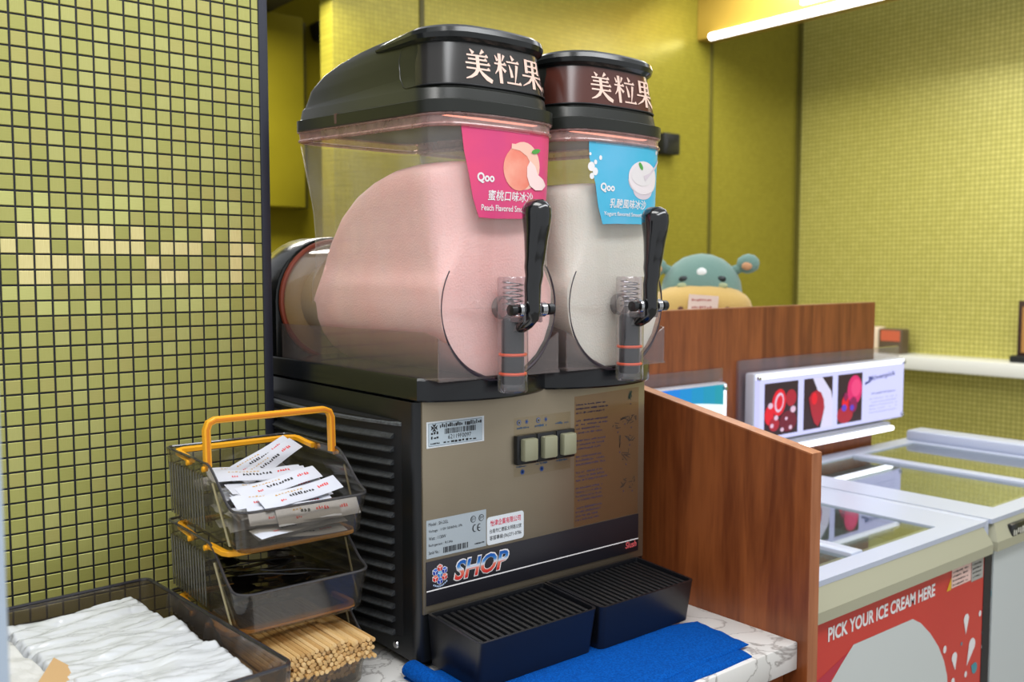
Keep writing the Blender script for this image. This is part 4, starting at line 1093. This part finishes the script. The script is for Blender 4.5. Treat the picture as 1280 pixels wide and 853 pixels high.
def bag_bundle(c, sx, sy, sz, rot, tiltx, seed, m, label, jag=.006):
    s = B(); nx, ny = 72, 60; top = []
    M = TMX @ Matrix.Translation(Vector(c)) @ Matrix.Rotation(R(rot), 4, 'Z') @ Matrix.Rotation(R(tiltx), 4, 'X')
    for j in range(ny + 1):
        row = []
        for i in range(nx + 1):
            u, v = i / nx - .5, j / ny - .5
            e = min(.5 - abs(u), .5 - abs(v)); er = min(1, e / .035) ** .6
            big = noise.noise(Vector((u * 3 + seed, v * 7, seed * 1.7))); fine_ = noise.noise(Vector((u * 9 + big * 2 + seed, v * 22 + big * 3, seed)))
            rid = abs(noise.noise(Vector((u * 4 + seed * 2, v * 12 + u * 4, 5.1))))
            x = u * sx; y = v * sy
            if .5 - abs(u) < .02: x += jag * noise.noise(Vector((v * 18, seed, 2))) * (1 if u > 0 else -1)
            row.append((Vector((x, y, sz * (.45 + .55 * er) + (.0060 * big - .0012 * max(0, .12 - rid) / .12 + .0013 * abs(noise.noise(Vector((u * 3 + seed, v * 9 + u * 5, 1.3))))) * er)), Vector((x, y, 0))))
        top.append(row)
    s.loft([[M @ p[0] for p in r] for r in top], closed=False, cap=False)
    ringt = [top[0][i] for i in range(nx + 1)] + [top[j][nx] for j in range(1, ny + 1)] + [top[ny][i] for i in range(nx - 1, -1, -1)] + [top[j][0] for j in range(ny - 1, 0, -1)]
    s.loft([[M @ p[0] for p in ringt], [M @ p[1] for p in ringt]], cap=False)
    s.bm.faces.new([s.bm.verts.new(M @ p[1]) for p in ringt])
    bmesh.ops.remove_doubles(s.bm, verts=s.bm.verts[:], dist=1e-5)
    return props(s.build('plastic_bag', m, smooth=70), label, 'plastic bag', 'white bags in the smoked tray')
bag_bundle((-.100, -.075, .068), .150, .098, .024, 2, 2, 1.3, bag_m, 'wrinkled white plastic bag lying deepest in the tray against the mosaic wall')
bag_bundle((-.094, -.170, .066), .156, .104, .024, 0, 3, 4.1, bag_m, 'wrinkled white plastic bag in the middle of the tray, overlapping the one by the wall')
bag_bundle((-.088, -.262, .062), .152, .106, .026, -2, 3, 7.7, bag_m, 'wrinkled white plastic bag at the open end of the tray')
bag_bundle((-.214, -.15, .064), .080, .20, .030, 4, 2, 12.2, bag_m2, 'crumpled white bag squeezed against the side of the tray beside a kraft piece', .012)
b = B(); b.box(-.03, .03, -.02, .02, 0, .0015, M=TMX @ Matrix.Translation(Vector((-.165, -.205, .088))) @ Matrix.Rotation(R(60), 4, 'Z') @ Matrix.Rotation(R(35), 4, 'X'))
props(b.build('kraft_paper', mat('kraft', (196, 160, 112), .7)), 'brown kraft paper piece sticking out between white bags', 'paper')
# pale upright panel close to the camera at the left edge
gp = thing('counter_screen', (-.53, -.26, COUNTER), 'pale blue-grey upright screen edge standing beside the tray', 'screen')
p_ = PY(4.5, 700, -.36); 
b = B(); b.box(p_.x - .012, p_.x, -.366, -.36, FLOOR, .95, .002); b.build('panel', mat('screen_grey', (176, 190, 206), .35), gp)
b = B(); b.box(p_.x - .03, p_.x + .004, -.37, -.35, FLOOR, FLOOR + .02, .003); b.build('base', mat('screen_grey'), gp)

# ================================================================== FREEZERS
fz_white = mat('freezer_white', (186, 193, 210), .3); fz_beige = mat('freezer_beige', (172, 170, 146), .4); fz_grey = mat('freezer_grey', (200, 206, 206), .4)
glass = clear('lid_glass', (226, 236, 232), .05, (170, 180, 175), .02, 1.6)
TZ = -.012
def freezer(x0, x1, yf, label, rim_m):
    yb = .455
    t = thing('chest_freezer', ((x0 + x1) / 2, .16, FLOOR), label, 'freezer')
    s = B(); zt = TZ - .054
    o_ = [(x0 + .012, yf + .008), (x1 - .012, yf + .008), (x1 - .012, yb), (x0 + .012, yb)]
    i_ = [(x0 + .07, yf + .07), (x1 - .07, yf + .07), (x1 - .07, yb - .06), (x0 + .07, yb - .06)]
    s.loft([[Vector((x, y, FLOOR + .06)) for x, y in o_], [Vector((x, y, zt)) for x, y in o_], [Vector((x, y, zt)) for x, y in i_], [Vector((x, y, -.45)) for x, y in i_]])
    s.build('tub', fz_grey, t)
    s = B(); s.box(x0 + .03, x1 - .03, yf + .03, yb - .02, FLOOR, FLOOR + .06); s.build('plinth', black_matt, t)
    # bevelled collar round the top
    s = B()
    O1 = [(x0, yf - .004), (x1, yf - .004), (x1, yb), (x0, yb)]; O2 = [(x0 + .014, yf + .012), (x1 - .014, yf + .012), (x1 - .014, yb), (x0 + .014, yb)]
    s.loft([[Vector((x, y, zt)) for x, y in O1], [Vector((x, y, zt + .018)) for x, y in O1], [Vector((x, y, TZ)) for x, y in O2], [Vector((x, y, TZ)) for x, y in i_], [Vector((x, y, zt)) for x, y in i_]], cap=False, loop=True)
    s.build('collar', rim_m, t, smooth=20)
    # white lid frame and two glass panes
    s = B(); fx0, fx1, fy0, fy1 = x0 + .002, x1 - .002, yf + .010, yb - .004
    gx0, gx1, gy0, gy1 = x0 + .10, x1 - .115, yf + .052, yb - .055
    s.loft([[Vector((x, y, z)) for x, y in ((fx0, fy0), (fx1, fy0), (fx1, fy1), (fx0, fy1))] for z in (TZ - .003, TZ + .006)] + [[Vector((x, y, z)) for x, y in ((gx0, gy0), (gx1, gy0), (gx1, gy1), (gx0, gy1))] for z in (TZ + .006, TZ - .003)], cap=False, loop=True)
    fr = s.build('lid_frame', fz_white, t, smooth=20)
    xm = (gx0 + gx1) / 2
    s = B(); s.box(xm - .018, xm + .018, gy0, gy1, TZ - .003, TZ + .010, .003); s.build('lid_bar', fz_white, fr)
    for a_, c_ in ((gx0, xm), (xm, gx1)):
        s = B(); s.box(a_ - .004, c_ + .004, gy0 - .004, gy1 + .004, TZ - .001, TZ + .003); s.build('pane', glass, fr)
    return t
fz1 = freezer(.470, 1.225, -.132, 'white chest freezer with glass lids and a red PICK YOUR ICE CREAM HERE front', fz_beige)
fz2 = freezer(1.245, 2.05, -.132, 'white chest freezer with glass lids and a plain pale front with a badge', fz_beige)
# red front print on the first freezer
fyy = -.1245
a = Art(); red = mat('freezer_red', (208, 62, 52), .35, var=(3, (198, 56, 48)))
def F(px, py): p = PY(px, py, fyy); return (p.x, p.z)
x0, x1, zt = .484, 1.2125, TZ - .055
a.rect(x0, x1, FLOOR + .1, zt, red)
a.poly([(x0, -.28), (x0, -.21), F(1060, 815), F(1036, 853), F(1020, 900)], mat('freezer_pink', (188, 44, 66), .35), 1)
bl_ = [F(*p) for p in ((1038, 853), (1050, 832), (1066, 806), (1140, 774), (1150, 779), (1162, 792), (1172, 808), (1179, 826), (1183, 845), (1184, 870), (1182, 900), (1170, 960), (1120, 1000), (1050, 960), (1034, 900))]
a.poly(bl_, mat('blob_white', (206, 212, 210), .35), 2)
wz = F(1034, 801); wz2 = F(1167.5, 747)
a.text('PICK YOUR ICE CREAM HERE', wz[0], (wz[1] + wz2[1]) / 2, .0235, ink_white, 3, width=wz2[0] - wz[0], off=.03)
teal = mat('drop_teal', (64, 146, 160), .4)
for px, py, r, L, m, ro in ((1207, 774, .010, .030, ink_white, 0), (1214, 806, .013, .042, ink_white, -28), (1192, 822, .010, .026, ink_white, 10), (1217, 835, .011, .016, teal, -120)):
    u, v = F(px, py); a.drop(u, v, r, L, m, 3, ro)
for px, py, r, m in ((1224, 767, .005, ink_white), (1180, 812, .006, ink_white), (1227, 808, .005, ink_white), (1206, 843, .005, ink_white), (1228, 790, .006, teal), (1201, 805, .003, teal), (1232, 822, .007, teal), (1236, 743, .008, teal), (1190, 853, .007, ink_white)):
    u, v = F(px, py); a.ell(u, v, r, r * 1.2, m, 3)
u0, v0 = F(1188, 744); u1, v1 = F(1213, 709)
a.rect(u0, u1, v0 + .012, v0 + .047, mat('note_pink', (232, 196, 186), .5), 3); a.rect(u1 + .002, x1 - .004, v0 + .008, v0 + .046, mat('note_grey', (168, 166, 160), .5), 3)
a.poly([(u0 - .018, v0 + .010), (u0 - .001, v0 + .010), (u0 - .001, v0 + .034)], mat('note_yellow', (224, 172, 40), .5), 3)
for k in range(4): scrib(a, u0 + .004, u1 - .012, v0 + .039 - .008 * k, .004, ink, 4, 12, .1); scrib(a, u1 + .006, x1 - .012, v0 + .038 - .008 * k, .004, ink, 4, 12, .1)
a.build('front_print', on_y(fyy - .0008), fz1)
b = B(); b.box(x1 + .0006, 1.2443, -.1262, -.02, FLOOR + .08, zt); b.build('gasket', mat('gasket_dark', (30, 26, 34), .5), fz1)
b = B(); b.box(1.965, 2.046, -.115, .44, TZ + .004, TZ + .034, .008); b.build('side_rail', fz_white, fz2)
b = B(); b.box(1.2252, 1.2448, -.118, .45, TZ - .05, TZ + .0055, .002); b.build('joint_strip', fz_white, fz2)
# badge on the second freezer
b = B(); p0, p1 = F(1259, 668), F(1281, 650)
b.box(1.305, 1.385, -.136, -.124, TZ - .040, TZ - .012, .004, M=None); bd = b.build('badge', black, fz2)
a = Art(); scrib(a, 1.312, 1.378, TZ - .035, .015, mat('badge_letter', (206, 204, 192), .4), 1, 7, 0); a.build('badge_print', on_y(-.1362), fz2)

# ---- lit picture signs on the screen
def em(name, c=(255, 255, 255), s_=1.0): return mat(name, (20, 20, 20), .3, emit=c, es=s_, spec=.3)
acry = clear('sign_acrylic', (240, 238, 244), .06, (214, 208, 224), .05, 1.2)
def light_sign(x0, x1, z0, z1, label, art):
    t = thing('lightbox_sign', ((x0 + x1) / 2, SY, z0), label, 'lit sign', 'lit signs on the wooden screen')
    s = B(); s.box(x0 - .022, x1 + .022, SY - .012, SY - .002, z0 - .010, z1 + .030, .004); s.build('back_plate', acry, t)
    s = B(); s.box(x0, x1, SY - .040, SY - .012, z0, z1, .005); fc = s.build('light_box', mat('box_silver', (206, 208, 220), .3, metal=.2), t)
    a = Art(); art(a, x0, x1, z0, z1); a.build('face_print', on_y(SY - .0402), fc, eps=.0008)
    for x in (x0 + .012, x1 - .012):
        for z in (z0 + .012, z1 - .012):
            s = B(); s.lathe((x, SY - .041, z), [(.006, 0), (.006, -.006), (.004, -.008), (0, -.008)], 12, 'Y'); s.build('standoff', chrome, t)
    return t
PA = PY
def artB(a, x0, x1, z0, z1):
    w, h = x1 - x0, z1 - z0
    a.rect(x0 + .004, x1 - .004, z0 + .004, z1 - .004, em('sign_white', (206, 208, 255), 1.0))
    a.rect(x0 + .004, x1 - .004, z1 - .016, z1 - .003, em('sign_bright', (240, 244, 255), 1.6), 1)
    a.rect(x0 + .004, x0 + .020, z0 + .004, z1 - .004, em('sign_edge', (190, 190, 250), 1.1), 1)
    dk = em('pic_dark', (58, 40, 48), .8); rd = em('pic_red', (226, 30, 50), .95); rd2 = em('pic_red2', (180, 40, 58), .85); pkw = em('pic_pale', (226, 190, 214), .95); mg = em('pic_magenta', (220, 44, 112), .95); wt = em('pic_white', (214, 210, 236), 1.0)
    p = [(.055, .255), (.290, .475), (.510, .680)]
    zb, zt = z0 + h * .08, z1 - h * .16
    for k, (a0, a1) in enumerate(p):
        ua, ub = x0 + w * a0, x0 + w * a1; a.rect(ua, ub, zb, zt, dk, 2); pw, ph = ub - ua, zt - zb
        def E(u, v, ru, rv, m, l, rot=0): a.ell(ua + pw * u, zb + ph * v, pw * ru, ph * rv, m, l, rot, 20)
        if k == 0:
            E(.42, .62, .20, .26, rd, 3, -20); E(.42, .62, .13, .19, pkw, 4, -20); E(.42, .62, .09, .14, rd, 5, -20); E(.78, .68, .16, .16, rd2, 3); E(.14, .40, .13, .18, rd, 3); E(.28, .22, .15, .13, rd2, 4); E(.7, .24, .26, .20, em('pic_wine', (120, 34, 52), .8), 3)
            for u, v, r in ((.15, .58, .07), (.82, .46, .08), (.32, .34, .06), (.2, .2, .05), (.62, .3, .04), (.5, .1, .05), (.75, .12, .05)): E(u, v, r, r * .8, pkw, 6)
        elif k == 1:
            a.poly([(ua + pw * .30, zt), (ua + pw * .62, zt), (ub - pw * .06, zt - ph * .30), (ub, zb + ph * .5), (ub, zb), (ua + pw * .58, zb), (ua + pw * .72, zb + ph * .4), (ua + pw * .5, zb + ph * .7)], wt, 3)
            a.poly([(ua + pw * q[0], zb + ph * q[1]) for q in ((.16, .62), (.26, .72), (.42, .76), (.58, .70), (.68, .55), (.70, .38), (.62, .18), (.48, .04), (.36, .12), (.26, .30))], rd2, 4); E(.34, .6, .1, .12, rd, 5)
        else:
            E(.68, .66, .30, .30, mg, 3); E(.72, .7, .2, .18, em('pic_rose', (236, 70, 130), .95), 4); E(.3, .18, .32, .18, rd2, 3); E(.3, .42, .14, .14, rd, 4); E(.62, .36, .16, .16, em('pic_plum', (150, 30, 90), .85), 4); E(.24, .32, .10, .07, em('pic_violet', (96, 70, 200), .9), 5); E(.56, .3, .08, .06, em('pic_violet'), 5); E(.3, .54, .08, .09, em('pic_plum'), 5)
    nv = em('sign_navy', (58, 70, 150), .7)
    a.text('Mövenpick', x0 + w * .725, z0 + h * .66, h * .10, nv, 2, width=w * .20, slope=.06, off=.02)
    a.stroke([(x0 + w * .70, z0 + h * .65, .008), (x0 + w * .745, z0 + h * .69, .004), (x0 + w * .735, z0 + h * .76, .004)], nv, 2)
    pl = em('sign_pale', (176, 180, 226), .9)
    scrib(a, x0 + w * .75, x0 + w * .93, z0 + h * .46, h * .035, em('sign_mid', (130, 136, 200), .8), 2, 12, .05)
    for k in range(5): scrib(a, x0 + w * .735, x0 + w * .945, z0 + h * (.38 - .055 * k), h * .028, pl, 2, 14, .15)
def artA(a, x0, x1, z0, z1):
    w, h = x1 - x0, z1 - z0
    n = 16
    def mix(t): 
        st = [(0, (110, 90, 235)), (.45, (110, 90, 235)), (.62, (30, 110, 230)), (.8, (20, 140, 200)), (1, (30, 150, 160))]
        for (p, c), (q, d) in zip(st, st[1:]):
            if t <= q: k = (t - p) / (q - p); return tuple(lerp(c[i], d[i], k) for i in range(3))
        return st[-1][1]
    for k in range(n): a.rect(x0 + .004 + (w - .008) * k / n, x0 + .004 + (w - .008) * (k + 1) / n, z0 + .004, z1 - .004, em('sea_%d' % k, mix((k + .5) / n), 1.0))
    pts = [(x0 + .004, z0 + h * .62)] + [(x0 + w * (.25 + .75 * k / 14), z0 + h * (.62 + .16 * math.sin(math.pi * (.1 + .8 * k / 14)))) for k in range(15)] + [(x1 - .012, z0 + h * .6), (x1 - .012, z0 + .004), (x0 + .004, z0 + .004)]
    a.poly(pts, em('sign_cream', (222, 246, 246), 1.1), 1)
    a.rect(x1 - .014, x1 - .004, z0 + .004, z1 - .004, em('sign_bright'), 2)
p0 = PY(943, 474, SY - .04); p1 = PY(1131, 447, SY - .04); pb = PY(1128, 522, SY - .04)
sgB = light_sign(p0.x, p1.x, pb.z, p1.z, 'long backlit picture sign with three red fruit photos on the screen', artB)
q1 = PY(909, 478, SY - .04)
sgA = light_sign(.49, q1.x, pb.z, q1.z, 'backlit sign with violet to teal background half hidden by the machine', artA)
for (xa, xb, t) in ((p0.x + .02, PY(1115, 535, SY - .06).x, sgB), (.52, q1.x - .02, sgA)):
    zc = PY(1060, 546, SY - .06).z
    s = B(); s.cyl((xa, SY - .06, zc), (xb, SY - .06, zc), .0065, n=14); s.build('light_tube', mat('tube_glow', (255, 255, 255), .4, emit=(240, 244, 255), es=2.6), t)
    s = B(); s.box(xa, xb, SY - .056, SY, zc + .004, zc + .016, .003); s.build('tube_holder', mat('holder_grey', (150, 152, 160), .4), t)

# ================================================================== BACKGROUND OBJECTS
toy = thing('plush_toy', (PY(884, 350, .66).x, .68, .32), 'teal plush animal with a yellow muzzle and a paper tag behind the screen', 'toy')
tl = mat('plush_teal', (110, 142, 132), .95, bump=(200, .3), sheen=.3); yl = mat('plush_yellow', (204, 170, 98), .95, bump=(200, .3), sheen=.3)
tx, ty_ = PY(884, 350, .66).x, .68
s = B(); s.ball((tx, ty_, .421), (.105, .085, .100), 3); s.build('body', tl, toy)
s = B(); s.ball((tx - .005, ty_ - .045, .384), (.132, .075, .062), 3); s.build('muzzle', yl, toy)
def face_y(dx, z): return ty_ - .085 * math.sqrt(max(0, 1 - (dx / .105) ** 2 - ((z - .415) / .105) ** 2))
for sg in (-1, 1):
    s = B(); s.ball((tx + sg * .118, ty_ - .01, .490 + sg * .004), (.030, .018, .026), 2); er = s.build('ear', tl, toy)
    s = B(); s.cyl((tx + sg * .07, ty_, .47), (tx + sg * .11, ty_ - .008, .488), .014, .012, n=10); s.build('ear_root', tl, er)
    s = B(); s.ball((tx + sg * .114, ty_ - .024, .484 + sg * .004), (.014, .007, .011), 2); s.build('inner_ear', mat('plush_peach', (200, 150, 110), .95), er)
    s = B(); s.ball((tx + sg * .047, face_y(.047, .455), .455), (.013, .005, .008), 2); s.build('eye', mat('eye_dark', (30, 40, 40), .3), toy)
    s = B(); s.ball((tx + sg * .050, face_y(.05, .438), .438), (.014, .005, .008), 2); s.build('cheek', mat('cheek_pale', (170, 180, 140), .9), toy)
s = B(); s.ball((tx - .002, face_y(0, .472), .472), (.013, .005, .012), 2); s.build('forehead_spot', mat('spot_white', (236, 240, 236), .8), toy)
s = B(); s.box(tx - .038, tx + .035, ty_ - .128, ty_ - .126, .335, .415, M=Matrix.Translation((tx, ty_, .37)) @ Matrix.Rotation(R(4), 4, 'Y') @ Matrix.Translation((-tx, -ty_, -.37))); tg = s.build('paper_tag', mat('tag_paper', (222, 200, 186), .6), toy)
a = Art(); 
for k in range(3): scrib(a, tx - .028, tx + .022, .40 - .018 * k, .006, mat('tag_print', (176, 92, 84), .6), 1, 8, .1)
a.build('tag_print', on_y(ty_ - .1285), tg)
s = B(); s.ball((tx + .060, ty_ - .118, .378), (.008, .004, .009), 2); s.build('nostril', mat('nostril_brown', (92, 48, 30), .6), toy)
s = B(); s.ball((tx - .055, ty_ - .118, .378), (.008, .004, .009), 2); s.build('nostril', mat('nostril_brown'), toy)
toy.rotation_euler = (0, 0, 0)
for sg in (-1, 1):
    s = B(); s.ball((tx + sg * .07, ty_ - .03, .342), (.035, .05, .022), 2); s.build('paw', tl, toy)
toy.rotation_euler[2] = R(-48)      # faces the aisle corner
# packs on the wall ledge
lx = RX - .11
def ledge(px, py): return PX(px, py, lx)
p0, p1 = ledge(1101, 438), ledge(1131, 411)
kb = thing('snack_box', (lx, (p0.y + p1.y) / 2, .03), 'dark box with an orange top band on the white ledge', 'box')
b = B(); b.box(lx - .03, lx + .05, p1.y, p0.y, .0295, p1.z - .004, .004); b.build('carton', mat('carton_dark', (88, 72, 54), .5), kb)
b = B(); b.box(lx - .032, lx - .029, p1.y + .01, p0.y - .015, .03 + (p1.z - .03) * .5, p1.z - .012); b.build('orange_panel', mat('carton_orange', (190, 92, 62), .5), kb)
q0, q1_ = ledge(1085, 438), ledge(1104, 409)
b = B(); b.box(lx - .01, lx + .04, q1_.y + .005, q0.y, .0295, q1_.z, .006)
props(b.build('paper_packet', mat('packet_cream', (222, 202, 176), .6)), 'cream packet beside the dark box on the white ledge', 'packet')
r0, r1 = ledge(1272, 449), ledge(1280, 376)
ff = thing('display_frame', (lx, r1.y, .03), 'dark framed brown display stand on the white ledge', 'frame')
b = B(); b.box(lx - .015, lx + .015, r1.y - .25, r0.y, .06, r1.z, .004); b.build('frame', mat('frame_dark', (54, 34, 30), .4), ff)
b = B(); b.box(lx - .018, lx - .012, r1.y - .23, r0.y - .022, .08, r1.z - .03); b.build('picture', mat('frame_picture', (164, 118, 60), .4), ff)
b = B(); b.box(lx - .05, lx + .05, r1.y - .25, r0.y + .02, .0295, .065, .006); b.build('base', black_matt, ff)
